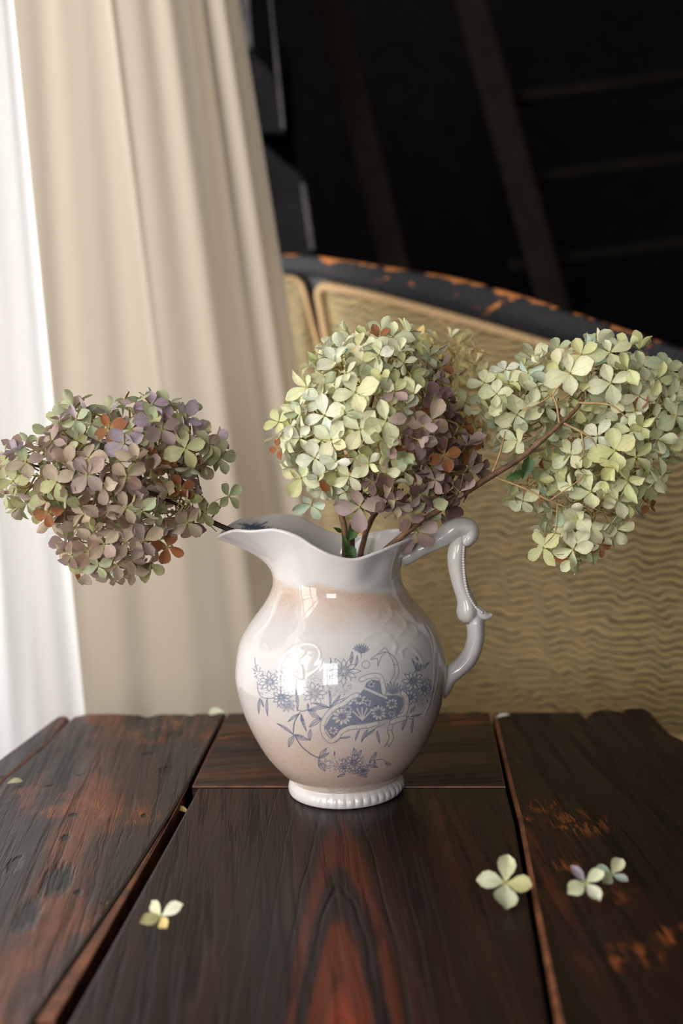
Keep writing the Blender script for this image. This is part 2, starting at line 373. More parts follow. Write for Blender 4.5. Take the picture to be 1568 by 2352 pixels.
# ------------------------------------------------------------------ table
def table():
    T = tag(empty('plank_table', (0, -0.13, FZ)), 'dark-stained weathered plank table carrying the white pitcher', 'table')
    def plank(pp, mats, bevel=0.0016, extra=None, z=0.0, th=0.022, name='plank'):
        P = [at_z(x, y, z) for x, y in pp]
        if extra: P += [np.array([x, y, z]) for x, y in extra]
        return bm_obj(name, prism_bm(P, (0, 0, -th), bevel), mats, T)
    # narrow moulding along the outer side
    plank([(133, 1644), (150, 1642), (158, 1647), (120, 1698), (60, 1748), (0, 1799)], [M['plank_l'], M['plank_edge']], 0.003,
          [(-0.315, -0.55), (-0.335, -0.55), (-0.2895, 0.062)], z=0.001, name='side_moulding')
    # broad dented board
    plank([(163, 1651), (171, 1645), (199, 1639), (260, 1638), (321, 1641), (337, 1646), (352, 1643), (367, 1639), (429, 1639), (438, 1642),
           (450, 1638), (518, 1637), (476, 1717), (434, 1799), (390, 1874), (300, 2015), (210, 2148), (76, 2345)], [M['plank_l'], M['plank_dark']], 0.0022,
          [(-0.186, -0.55), (-0.312, -0.55), (-0.2675, 0.047)])
    # split-off edge of that board
    plank([(431, 1804), (410, 1850), (364, 1935), (286, 2070), (200, 2220), (125, 2345)][::-1] + [(430, 1806), (388, 1880), (298, 2022), (212, 2152), (80, 2345)],
          [M['plank_edge'], M['plank_edge']], 0.001, z=-0.0012, name='split_edge')
    # cross board at the back
    plank([(523, 1638), (620, 1636), (800, 1637), (1000, 1636), (1124, 1635), (1142, 1716), (1161, 1806), (900, 1806), (441, 1805), (480, 1725)],
          [M['plank_b'], M['plank_edge']], 0.0012)
    # wide figured board in the middle
    plank([(455, 1810), (800, 1810), (1161, 1810), (1182, 1890), (1210, 2055), (1258, 2349)], [M['plank_c'], M['plank_dark']], 0.0018,
          [(0.078, -0.55), (-0.158, -0.55), (-0.139, -0.3033)])
    # scraped board on the handle side
    plank([(1130, 1634), (1331, 1634), (1338, 1641), (1344, 1646), (1350, 1640), (1356, 1633), (1378, 1628), (1402, 1629), (1420, 1632), (1426, 1634), (1431, 1628),
           (1441, 1625), (1476, 1625), (1490, 1630), (1500, 1639), (1520, 1663), (1540, 1685), (1568, 1698)], [M['plank_r'], M['plank_edge']], 0.003,
          [(0.272, 0.03), (0.262, -0.55), (0.082, -0.55)] + [tuple(at_z(x, y)[:2]) for x, y in ((1278, 2349), (1222, 2055), (1191, 1884), (1170, 1805), (1149, 1716))])
    # dark board added to blacken the gap, then what carries the boards
    bm_obj('under_board', prism_bm([(-0.305, -0.53, -0.034), (0.24, -0.53, -0.034), (0.25, 0.11, -0.034), (-0.25, 0.17, -0.034)], (0, 0, -0.02)), M['under'], T)
    for x0, x1, y0, y1 in ((-0.29, 0.24, -0.52, -0.50), (-0.245, 0.245, 0.09, 0.11), (-0.265, -0.245, -0.5, 0.1), (0.225, 0.245, -0.5, 0.1)):
        bm_obj('apron', box_bm(x0, x1, y0, y1, -0.12, -0.022), M['under'], T)
    for x in (-0.26, 0.20):
        for y in (-0.5, 0.07):
            bm = box_bm(x, x + 0.04, y, y + 0.04, FZ, -0.023)
            bmesh.ops.bevel(bm, geom=[e for e in bm.edges if abs(e.verts[0].co.z - e.verts[1].co.z) > .1], offset=0.006, segments=2, affect='EDGES')
            bm_obj('leg', bm, M['under'], T)
table()

# ------------------------------------------------------------------ pitcher: relief and print drawn as strokes in a small raster
RX0, RY0, RS = 500, 1320, 2.0
RW, RH = int(560 * RS), int(500 * RS)
class Raster:
    def __init__(s): s.a = np.zeros((RH, RW), np.float32)
    def _seg(s, p, q, wd, soft):
        m = wd + soft + 2
        x0, x1 = int(max(0, min(p[0], q[0]) - m)), int(min(RW, max(p[0], q[0]) + m + 1)); y0, y1 = int(max(0, min(p[1], q[1]) - m)), int(min(RH, max(p[1], q[1]) + m + 1))
        if x1 <= x0 or y1 <= y0: return None
        Y, X = np.mgrid[y0:y1, x0:x1].astype(np.float32)
        dx, dy = q[0] - p[0], q[1] - p[1]; L = dx * dx + dy * dy + 1e-6
        t = np.clip(((X - p[0]) * dx + (Y - p[1]) * dy) / L, 0, 1)
        d = np.hypot(X - p[0] - t * dx, Y - p[1] - t * dy)
        return (slice(y0, y1), slice(x0, x1)), d
    def stroke(s, pts, wd, val=0.9, erase=False, soft=1.2, add=False, smooth=4, w2=None):
        P = [((x - RX0) * RS, (y - RY0) * RS) for x, y in pts]
        if not add and not erase: wd += .45; val = min(1, val * 1.15)
        if smooth and len(P) > 2: P = [tuple(v) for v in spline(P, smooth)]
        wd = wd * RS / 2; w2 = wd if w2 is None else w2 * RS / 2; soft *= RS / 2; n = len(P) - 1
        acc = np.zeros_like(s.a) if add else None
        for i in range(n):
            ww = wd + (w2 - wd) * (i + .5) / n
            r = s._seg(P[i], P[i + 1], ww, soft)
            if r is None: continue
            sl, d = r; cov = np.clip((ww + soft - d) / (2 * soft) if not add else np.exp(-(d / max(ww, .1)) ** 2), 0, 1)
            if add: acc[sl] = np.maximum(acc[sl], cov * val)
            elif erase: s.a[sl] *= (1 - cov * val)
            else: s.a[sl] = np.maximum(s.a[sl], cov * val)
        if add: s.a += acc
    def poly(s, pts, val=0.8, erase=False):
        P = np.array([((x - RX0) * RS, (y - RY0) * RS) for x, y in pts])
        x0, y0 = np.maximum(P.min(0).astype(int) - 1, 0); x1, y1 = np.minimum(P.max(0).astype(int) + 2, (RW, RH))
        Y, X = np.mgrid[y0:y1, x0:x1].astype(np.float32); ins = np.zeros(X.shape, bool)
        for i in range(len(P)):
            (ax, ay), (bx, by) = P[i], P[(i + 1) % len(P)]
            c = (ay > Y) != (by > Y); xx = (bx - ax) * (Y - ay) / (by - ay + 1e-9) + ax; ins ^= c & (X < xx)
        v = s.a[y0:y1, x0:x1]; v[ins] = v[ins] * (1 - val) if erase else np.maximum(v[ins], val)
    def blob(s, x, y, rx, ry, val):
        Y, X = np.mgrid[0:RH, 0:RW].astype(np.float32)
        g = val * np.exp(-(((X - (x - RX0) * RS) / (rx * RS)) ** 2 + ((Y - (y - RY0) * RS) / (ry * RS)) ** 2))
        s.a = np.maximum(s.a, g)
    def sample(s, x, y):
        X = np.clip((x - RX0) * RS, 0, RW - 1.01); Y = np.clip((y - RY0) * RS, 0, RH - 1.01)
        i = X.astype(int); j = Y.astype(int); fx = X - i; fy = Y - j; A = s.a
        v = (A[j, i] * (1 - fx) + A[j, i + 1] * fx) * (1 - fy) + (A[j + 1, i] * (1 - fx) + A[j + 1, i + 1] * fx) * fy
        v[(x < RX0 + 1) | (y < RY0 + 1) | (x > RX0 + 558) | (y > RY0 + 498)] = 0
        return v

def draw_print():
    R = Raster(); rn = random.Random(5)
    K = 480 / 1568
    c = lambda X, Y: (560 + X * K, 1450 + Y * K)
    cs = lambda L: [c(*p) for p in L]
    def flower(X, Y, r, n, style='line', sq=0.85, val=0.85, rot=0.0):
        for i in range(n):
            a = rot + 2 * pi * (i + rn.uniform(-.15, .15)) / n; rr = r * rn.uniform(0.8, 1.1)
            tip = (X + rr * cos(a), Y + rr * sin(a) * sq); b = (X + r * .2 * cos(a), Y + r * .2 * sin(a) * sq)
            wv = r * 1.35 / n + 3
            nx, ny = -sin(a), cos(a) * sq; mx, my = X + rr * .62 * cos(a), Y + rr * .62 * sin(a) * sq
            A = (mx + nx * wv, my + ny * wv); B = (mx - nx * wv, my - ny * wv)
            if style == 'white':
                R.poly(cs([b, A, tip, B]), 0.92, True)
                R.stroke(cs([b, (X + rr * .6 * cos(a), Y + rr * .6 * sin(a) * sq)]), 0.5, 0.6, smooth=0)
            R.stroke(cs([b, A, tip]), 0.7, val); R.stroke(cs([tip, B, b]), 0.7, val)
            if style == 'open':
                R.poly(cs([b, A, tip, B]), 0.75, True); R.stroke(cs([b, A, tip]), 1.0, val); R.stroke(cs([tip, B, b]), 1.0, val)
                R.stroke(cs([b, (X + rr * .55 * cos(a), Y + rr * .55 * sin(a) * sq)]), 0.7, val * .8, smooth=0)
            if style == 'dense':
                R.stroke(cs([b, (X + rr * .75 * cos(a), Y + rr * .75 * sin(a) * sq)]), 1.3, val * .9, smooth=0)
                R.stroke(cs([tip, (tip[0] + 6 * cos(a), tip[1] + 6 * sin(a))]), 2.0, val, smooth=0)
        R.stroke(cs([(X + r * .17 * cos(t), Y + r * .14 * sin(t)) for t in np.linspace(0, 2 * pi, 9)]), 1.0, val)
        for _ in range(5):
            R.stroke(cs([(X + rn.uniform(-.08, .08) * r, Y + rn.uniform(-.07, .07) * r)] * 2), 0.8, val, smooth=0)
    def leaf(a, b, wd, val=0.85, fill=0.3, bend=0.15):
        dx, dy = b[0] - a[0], b[1] - a[1]; L = sqrt(dx * dx + dy * dy); nx, ny = -dy / L, dx / L
        q = lambda t, s: (a[0] + dx * t + nx * (s * wd + bend * L * t * (1 - t)), a[1] + dy * t + ny * (s * wd + bend * L * t * (1 - t)))
        up = [q(0, 0), q(.25, .7), q(.5, 1), q(.8, .5), q(1, 0)]; dn = [q(1, 0), q(.8, -.5), q(.5, -1), q(.25, -.7), q(0, 0)]
        if fill: R.poly(cs(up + dn), fill)
        R.stroke(cs(up), 0.8, val); R.stroke(cs(dn), 0.8, val); R.stroke(cs([q(0, 0), q(.5, 0), q(1, 0)]), 0.9, val)
    def mass(X, Y, rx, ry, n, val=0.75):
        for _ in range(n):
            t = rn.uniform(0, 2 * pi); q = sqrt(rn.random()); x, y = X + rx * q * cos(t), Y + ry * q * sin(t); a = rn.uniform(0, 2 * pi); l = rn.uniform(7, 20)
            R.stroke(cs([(x, y), (x + l * .5 * cos(a) + 4, y + l * .5 * sin(a)), (x + l * cos(a), y + l * sin(a))]), rn.uniform(.6, 1.3), val * rn.uniform(.6, 1.1))
    # soft washes behind the flower groups
    for X, Y, rx, ry, v in ((200, 390, 110, 110, .22), (300, 500, 90, 80, .22), (540, 470, 110, 90, .14), (760, 320, 150, 130, .2), (700, 430, 120, 70, .2), (1290, 430, 130, 140, .5),
                            (1120, 420, 70, 70, .35), (840, 1000, 110, 90, .3), (1010, 690, 140, 60, .3), (640, 800, 90, 60, .15), (1140, 350, 60, 60, .25)):
        x, y = c(X, Y); R.blob(x, y, rx * K, ry * K, v)
    # outer flowers and leaves
    mass(690, 400, 120, 90, 80, .6); flower(750, 300, 118, 12, 'open', .95, .8); flower(530, 465, 100, 10, 'open', .9, .7)
    mass(200, 400, 110, 105, 80, .75); mass(310, 510, 85, 95, 80, .7); flower(195, 380, 88, 11, 'open', .9, .85); flower(280, 495, 70, 10, 'open', .9, .85)
    mass(100, 300, 30, 45, 24, .8); flower(330, 560, 50, 9, 'dense', .9, .65); mass(540, 400, 70, 70, 30, .5)
    mass(1300, 440, 120, 110, 190, .9); flower(1270, 375, 80, 10, 'open', 1, .9); flower(1350, 430, 58, 9, 'open', 1, .9); flower(1250, 495, 56, 9, 'open', 1, .9)
    mass(1150, 620, 90, 50, 50, .8)
    for a in np.linspace(-2.6, -0.5, 9): leaf((878, 165), (878 + 75 * cos(a), 165 + 75 * sin(a)), 6, .75, .2)
    R.stroke(cs([(878, 165), (880, 200)]), 1, .8, smooth=0)
    R.stroke(cs([(915 + 30 * cos(t), 250 + 28 * sin(t)) for t in np.linspace(0, 2 * pi, 10)]), 1.0, .7)
    for a in np.linspace(-2.7, -0.5, 8): leaf((1115, 470), (1115 + 90 * cos(a), 470 + 90 * sin(a)), 9, .8, .1)
    for a, b, wd in (((1290, 300), (1300, 235), 8), ((1300, 300), (1390, 232), 12), ((1295, 300), (1260, 205), 7), ((1300, 290), (1330, 245), 8), ((1290, 190), (1310, 220), 5),
                     ((400, 600), (390, 435), 9), ((410, 620), (330, 680), 9), ((430, 620), (445, 700), 10), ((430, 620), (470, 750), 10), ((480, 590), (478, 540), 7),
                     ((480, 590), (580, 660), 16), ((580, 655), (490, 720), 18), ((500, 735), (495, 820), 14), ((640, 570), (480, 590), 12), ((640, 575), (520, 540), 10),
                     ((645, 570), (640, 440), 9), ((650, 570), (720, 480), 12), ((370, 775), (245, 690), 9), ((375, 780), (335, 870), 18), ((375, 775), (490, 815), 16), ((380, 775), (450, 790), 8),
                     ((120, 500), (112, 620), 9), ((175, 500), (178, 635), 9), ((130, 510), (150, 570), 6), ((560, 950), (620, 875), 16), ((560, 955), (640, 910), 10), ((560, 960), (610, 1050), 22), ((590, 990), (560, 1010), 10),
                     ((870, 735), (835, 820), 7), ((930, 735), (880, 835), 10), ((980, 740), (900, 800), 10), ((1000, 745), (1020, 840), 9), ((1225, 640), (1188, 742), 12), ((1245, 610), (1285, 560), 10),
                     ((1270, 660), (1260, 765), 9), ((1250, 640), (1330, 620), 7), ((940, 985), (995, 905), 14), ((930, 1000), (1005, 1020), 10), ((980, 970), (985, 1020), 9),
                     ((830, 940), (825, 875), 16), ((850, 940), (880, 890), 12), ((760, 1070), (700, 1095), 9), ((880, 1060), (920, 1095), 14), ((600, 700), (560, 640), 10), ((720, 800), (800, 790), 7),
                     ((680, 900), (680, 935), 4), ((1060, 990), (1105, 1000), 12), ((640, 380), (650, 200), 8), ((800, 240), (810, 150), 12), ((840, 260), (850, 180), 9)):
        leaf(a, b, wd)
    for L, wd in (([(400, 590), (440, 600), (480, 590), (540, 600)], 1.6), ([(420, 610), (380, 680), (368, 770)], 2.2), ([(380, 780), (430, 860), (500, 920), (560, 950)], 2.0),
                  ([(640, 575), (680, 530), (760, 500)], 1.4), ([(970, 970), (1040, 960), (1080, 1000)], 1.0), ([(1225, 630), (1250, 660), (1275, 650)], 1.2), ([(730, 800), (680, 835), (640, 830)], .9),
                  ([(80, 200), (85, 240), (100, 300)], 1.2), ([(270, 290), (310, 340), (280, 330)], .8), ([(100, 380), (110, 460), (150, 500), (230, 500)], 1.3)):
        R.stroke(cs(L), wd, .8)
    # ribbon at the top and its tail
    for off in (-18, 14):
        R.stroke(cs([(1010, 170 + off * .3), (1060, 142 + off), (1105 + off * .6, 180), (1140 + off * .9, 240), (1145 + off, 320), (1110 + off, 390)]), 1.0, .8)
    R.stroke(cs([(1010, 165), (950, 212), (1000, 205), (1005, 260), (1030, 190), (1060, 160)]), .9, .8); R.stroke(cs([(1120, 255), (1150, 250)]), .9, .7, smooth=0)
    for off in (-16, 18): R.stroke(cs([(1105 + off, 700), (1092 + off, 750), (1105 + off, 800), (1068 + off, 870)]), 1.0, .8)
    R.stroke(cs([(1052, 870), (1075, 845), (1086, 872)]), .9, .8); R.stroke(cs([(1085, 742), (1112, 738)]), .9, .8, smooth=0)
    # dark central cornucopia field
    R.poly(cs([(605, 720), (650, 640), (700, 590), (800, 550), (860, 480), (900, 430), (920, 385), (960, 362), (1010, 370), (1045, 440), (1060, 480), (1150, 478), (1195, 500), (1195, 560), (1160, 625), (1100, 660),
               (1020, 672), (940, 685), (860, 695), (780, 715), (720, 745), (690, 795), (670, 812), (640, 775)]), 0.74)
    mass(880, 590, 240, 90, 140, 1.0)
    for X, Y, r, n in ((738, 640, 88, 11), (865, 515, 55, 9), (1010, 610, 72, 11), (955, 400, 32, 6), (1110, 545, 52, 9), (670, 745, 40, 7), (930, 535, 34, 7), (780, 585, 40, 8), (1110, 620, 30, 7)): flower(X, Y, r, n, 'white', .9, .8, rn.uniform(0, 1))
    for a in (-2.4, -2.0, -1.6, -1.2, -.8): R.stroke(cs([(888, 665), (888 + 95 * cos(a), 665 + 95 * sin(a))]), 2.6, .9, True, smooth=0)
    R.stroke(cs([(780, 372), (900, 425), (1070, 500)]), 5, .9, True); R.stroke(cs([(1060, 690), (960, 745), (880, 820)]), 1.0, .8)
    def ribbon(L, wd):
        R.stroke(cs(L), wd + 2.2, .85); R.stroke(cs(L), wd, .96, True)
        P = spline(L, 3)
        for i in range(2, len(P) - 2, 3): R.stroke(cs([tuple(P[i]), (P[i][0] + 8, P[i][1] + 9)]), .6, .6, smooth=0)
    ribbon([(850, 478), (800, 498), (750, 540), (690, 568), (640, 610), (602, 665), (588, 720), (605, 780), (650, 822), (700, 795), (735, 750), (800, 722), (860, 716), (930, 708), (995, 690)], 9)
    ribbon([(880, 362), (930, 340), (1000, 333), (1028, 352), (1042, 400), (1050, 460)], 9)
    ribbon([(1190, 462), (1218, 500), (1218, 560), (1202, 620), (1165, 640)], 9); ribbon([(1108, 682), (1155, 664), (1205, 650)], 9)
    # sprig near the foot
    mass(830, 1000, 110, 75, 110, .9); flower(825, 985, 72, 11, 'open', .95, .9); flower(750, 1020, 45, 8, 'open', .9, .8); mass(680, 1000, 100, 45, 60, .7); flower(895, 1045, 45, 9, 'open', .9, .9); mass(880, 1060, 60, 30, 30, .9)
    gr = np.random.default_rng(2); nz = gr.random((RH // 3 + 2, RW // 3 + 2)); nz = np.kron(nz, np.ones((3, 3)))[:RH, :RW]
    R.a = (np.clip(R.a, 0, 1) * (.8 + .2 * nz)).astype(np.float32)
    return R
def draw_inner_print():
    R = Raster(); rn = random.Random(9)
    def bush(x, y, n, r):
        for i in range(n):
            a = rn.uniform(-2.9, -.2); l = rn.uniform(.5, 1) * r; x0, y0 = x + rn.uniform(-.3, .3) * r, y + rn.uniform(-2, 2)
            R.stroke([(x0, y0), (x0 + l * cos(a), y0 + l * sin(a) * .8)], 2.4, .75, smooth=0)
    return bush, R
def draw_relief():
    R = Raster()
    K = 480 / 1568
    cs = lambda L: [(560 + X * K, 1450 + Y * K) for X, Y in L]
    st = lambda L, wd, v: R.stroke(cs(L), wd, v, add=True)
    st([(265, 240), (320, 150), (440, 90), (540, 105), (575, 180), (540, 250)], 5, 1.0); st([(290, 300), (350, 240), (430, 190), (470, 150), (540, 150)], 6, .9)
    st([(330, 290), (390, 330), (440, 350), (430, 260), (400, 250)], 6, .8); st([(590, 210), (560, 280), (480, 340)], 6, .9); st([(130, 230), (170, 200), (190, 140), (160, 90)], 6, .7)
    st([(620, 110), (630, 135)], 6, .6)
    # scrolls on the shoulder beside the handle
    st([(900, 60), (960, 20), (1040, 0), (1100, 40)], 9, .9); st([(1000, 90), (1080, 60), (1140, 100), (1130, 160)], 10, .8); st([(1160, 30), (1220, -40), (1180, -120), (1100, -170)], 9, .9)
    st([(1180, 150), (1230, 110), (1290, 150), (1340, 230)], 8, .9); st([(1050, -60), (1110, -110), (1090, -190)], 9, .8); st([(1240, 60), (1300, 20), (1280, -80)], 8, .8); st([(930, -60), (1000, -100), (1010, -160)], 9, .6)
    st([(1190, 200), (1180, 150), (1130, 130)], 7, .6); st([(1000, -250), (1080, -280), (1160, -200)], 8, .6)
    # vertical ridges dividing the sides
    st([(1340, -60), (1400, 60), (1425, 200), (1425, 350), (1395, 520), (1350, 640)], 4, .9); st([(1370, -60), (1430, 60), (1455, 200), (1455, 350), (1420, 520)], 3, .7)
    st([(200, -300), (215, -220), (120, -100), (70, 40), (60, 200)], 4, .5)
    return R

def pitcher():
    P0 = tag(empty('pitcher', (0, 0, 0)), 'white ironstone pitcher with blue floral print, scalloped spout and scrolled handle', 'pitcher')
    prof = np.array([(0.0, .0400), (.0012, .0418), (.004, .0424), (.0075, .0416), (.0098, .0398), (.0116, .0394), (.019, .0476), (.034, .0590), (.059, .0705), (.080, .0755), (.094, .0762), (.1137, .0722), (.128, .0636),
                     (.141, .0532), (.1525, .0470), (.1595, .0459)])
    # angles: dense across the printed front and across the printed patch inside the spout
    def seg(a, b, n): return np.linspace(radians(a), radians(b), n, endpoint=False)
    TH = np.concatenate([seg(-175, -8, 480), seg(-8, 90, 60), seg(90, 118, 20), seg(118, 172, 90), seg(172, 185, 10)])
    ZZ = np.concatenate([np.linspace(0, .012, 22, endpoint=False), np.linspace(.012, .118, 330, endpoint=False), np.linspace(.118, .1595, 70)])
    d = spline(prof, 12); rad = np.interp(ZZ, d[:, 0], d[:, 1])
    phi = np.abs(((TH - pi + pi) % (2 * pi)) - pi)           # angle away from the spout
    ph = np.degrees(phi)
    kR = np.array([(0, .0845), (10, .0815), (22, .0735), (40, .0590), (60, .0525), (80, .0505), (100, .0505), (125, .0530), (150, .0565), (180, .0600)])
    kZ = np.array([(0, .1895), (8, .1935), (20, .1985), (30, .1985), (44, .1997), (60, .1955), (76, .1870), (90, .1812), (105, .1785), (122, .1815), (140, .1850), (160, .1870), (180, .1890)])
    ext = lambda k: spline(k, 10)
    eR, eZ = ext(kR), ext(kZ); rimR = np.interp(ph, eR[:, 0], eR[:, 1]); rimZ = np.interp(ph, eZ[:, 0], eZ[:, 1])
    def ring(r, z): return np.stack([r * np.cos(TH), r * np.sin(TH), z], -1)
    rows = []; NT_ = len(TH); nb = len(ZZ)
    for z, r in zip(ZZ, rad):
        rr = np.full(NT_, r)
        bead = math.exp(-((z - .0055) / .0032) ** 2)
        rr = rr + bead * .0008 * np.abs(np.sin(TH * 22)) * np.clip(.2 + np.cos(TH + .75) * 1.2, .05, 1)
        rows.append(ring(rr, np.full(NT_, z)))
    tt = np.linspace(0, 1, 46)[1:]
    zn, rn_ = ZZ[-1], rad[-1]
    for t in tt:
        g = t ** 2.1
        # soft pinches in the flaring collar
        pin = .0011 * np.sin(TH * 9 + 1.0) * sin(pi * t) * np.clip((ph - 75) / 50, 0, 1)
        rows.append(ring(rn_ + (rimR - rn_) * g + pin, zn + (rimZ - zn) * t))
    rows = np.array(rows)
    # relief and print on the outside
    rel, prt = draw_relief(), draw_print()
    X, Y = to_px(rows.reshape(-1, 3)); X = X.reshape(rows.shape[:2]); Y = Y.reshape(rows.shape[:2])
    tocam = CAM - rows; nrm = rows.copy(); nrm[..., 2] = 0; nrm /= np.linalg.norm(nrm, axis=-1, keepdims=True)
    facing = (nrm * tocam).sum(-1) > 0.0
    relv = rel.sample(X.ravel(), Y.ravel()).reshape(X.shape) * facing
    prtv = prt.sample(X.ravel(), Y.ravel()).reshape(X.shape) * facing
    rows = rows + nrm * np.clip(relv, 0, 1.4)[..., None] * .0003
    # lip and inside
    tk = .0031; lipc = rows[-1]; lip = []
    inward = -nrm[-1]
    for a in np.linspace(0, pi, 7)[1:]:
        lip.append(lipc + inward * (tk / 2) * (1 - cos(a)) + np.array([0, 0, 1.0]) * (tk / 2) * sin(a))
    inner = []
    for t in list(np.linspace(1, 0, 80)[1:]):
        g = t ** 2.1; inner.append(ring(rn_ + (rimR - rn_) * g - tk, zn + (rimZ - zn) * t))
    for z in np.linspace(.1595, .014, 40)[1:]:
        r = np.interp(z, d[:, 0], d[:, 1]) - tk; inner.append(ring(np.full(NT_, r), np.full(NT_, z)))
    lip, inner = np.array(lip), np.array(inner)
    iX, iY = to_px(inner.reshape(-1, 3))
    # blue sprig inside the spout, stroked straight onto the inner wall
    rn = random.Random(4); iv = np.zeros(len(iX))
    for bx, by, rr, nn in ((578, 1211, 34, 20), (600, 1216, 36, 14), (624, 1220, 34, 12), (562, 1217, 26, 8)):
        for _ in range(nn):
            a = rn.uniform(-2.9, -.25); l = rn.uniform(.5, 1) * rr; x0, y0 = bx + rn.uniform(-.4, .4) * rr, by; dx, dy = l * cos(a), l * sin(a) * .9
            t = np.clip(((iX - x0) * dx + (iY - y0) * dy) / (l * l), 0, 1); dd = np.hypot(iX - x0 - t * dx, iY - y0 - t * dy)
            iv = np.maximum(iv, .85 * np.clip(1.9 - dd, 0, 1))
    iv = iv.reshape(inner.shape[:2]) * ((np.degrees(TH) > 100) & (np.degrees(TH) < 178))[None, :]
    allr = np.concatenate([rows, lip, inner]); pv = np.concatenate([prtv, np.zeros(lip.shape[:2]), iv]); nr = len(allr)
    V = allr.reshape(-1, 3); pv = pv.ravel()
    V = np.vstack([V, [[0, 0, .0025], [0, 0, .014]]]); pv = np.append(pv, [0, 0])
    i = np.arange(nr - 1)[:, None]; j = np.arange(NT_)[None, :]; j2 = (j + 1) % NT_
    Q = np.stack([i * NT_ + j, i * NT_ + j2, (i + 1) * NT_ + j2, (i + 1) * NT_ + j], -1).reshape(-1, 4)
    jj = np.arange(NT_); c0 = nr * NT_; c1 = c0 + 1
    T1 = np.stack([np.full(NT_, c0), (jj + 1) % NT_, jj], -1); b = (nr - 1) * NT_; T2 = np.stack([np.full(NT_, c1), b + jj, b + (jj + 1) % NT_], -1)
    me = bpy.data.meshes.new('body')
    me.vertices.add(len(V)); me.vertices.foreach_set('co', V.astype(np.float32).ravel())
    loops = np.concatenate([Q.ravel(), T1.ravel(), T2.ravel()]).astype(np.int32); me.loops.add(len(loops)); me.loops.foreach_set('vertex_index', loops)
    npol = len(Q) + 2 * NT_; starts = np.concatenate([np.arange(len(Q)) * 4, len(Q) * 4 + np.arange(2 * NT_) * 3]).astype(np.int32)
    me.polygons.add(npol); me.polygons.foreach_set('loop_start', starts)
    me.update(calc_edges=True); me.validate()
    me.polygons.foreach_set('use_smooth', np.ones(len(me.polygons), bool))
    at = me.attributes.new('print', 'FLOAT', 'POINT'); at.data.foreach_set('value', pv.astype(np.float32))
    me.materials.append(M['ceramic']); o = bpy.data.objects.new('body', me); link(o, P0)
    # handle
    hp = lambda X, Y: (900 + X / 4.704, 1150 + Y / 4.704)
    mm = .000315 / 4.704 / 2
    def sweep(L, name, parent, n=8, ring_n=18, ridge=0.0):
        A = spline(np.array([[*hp(x, y), w_] for x, y, w_ in L]), n)
        V, F = [], []
        P3 = [at_y(a[0], a[1], 0.0) for a in A]; m = ring_n
        for q, p in enumerate(P3):
            t = P3[min(q + 1, len(P3) - 1)] - P3[max(q - 1, 0)]; t = t / np.linalg.norm(t)
            side = np.array([t[2], 0, -t[0]]); dep = np.array([0, 1.0, 0]); r = A[q][2] * mm
            for k in range(m):
                a = 2 * pi * k / m; rr = r * (1 + ridge * cos(4 * a + .6))
                V.append(p + rr * (cos(a) * side + 1.0 * sin(a) * dep))
        for q in range(len(P3) - 1):
            for k in range(m): F.append((q * m + k, q * m + (k + 1) % m, (q + 1) * m + (k + 1) % m, (q + 1) * m + k))
        F.append(tuple(range(m))); e = (len(P3) - 1) * m; F.append(tuple(range(e, e + m))[::-1])
        bm = bmesh.new(); bv = [bm.verts.new(v) for v in V]
        for f in F: bm.faces.new([bv[i_] for i_ in f])
        bmesh.ops.recalc_face_normals(bm, faces=bm.faces)
        ob = bm_obj(name, bm, M['ceramic_plain'], parent, True); return ob
    H = sweep([(100, 640, 150), (190, 590, 170), (300, 530, 150), (430, 465, 165), (540, 400, 190), (640, 325, 215), (740, 285, 205), (830, 300, 190), (845, 370, 175), (800, 425, 165), (755, 450, 120), (740, 455, 40)], 'handle', P0, 8, 20, 0.05)
    sweep([(745, 380, 100), (720, 470, 170), (700, 560, 190), (697, 660, 188), (712, 800, 172), (748, 940, 165), (792, 1060, 178), (812, 1150, 222), (815, 1215, 225), (830, 1270, 180), (850, 1310, 70)], 'handle_upper_scroll', H, 8, 20, 0.05)
    sweep([(850, 1260, 80), (892, 1300, 185), (905, 1400, 186), (900, 1500, 182), (868, 1620, 188), (800, 1735, 192), (705, 1825, 186), (610, 1890, 215), (530, 1960, 290), (470, 2010, 330)], 'handle_lower_scroll', H, 8, 20, 0.05)
    sweep([(880, 1130, 60), (930, 1190, 110), (990, 1235, 110), (1040, 1245, 80), (1080, 1232, 40), (1090, 1228, 8)], 'handle_spur', H, 6, 12)
    # row of beads down the outer edge
    bm = bmesh.new()
    for q in spline(np.array([(775, 500), (770, 600), (775, 720), (785, 830), (805, 950), (845, 1060), (905, 1150), (970, 1205)]), 4):
        p = at_y(*hp(q[0], q[1]), -0.0045)
        bmesh.ops.create_icosphere(bm, subdivisions=1, radius=.00135, matrix=Matrix.Translation(Vector(p)))
    bm_obj('beading', bm, M['ceramic_plain'], H, True)
pitcher()

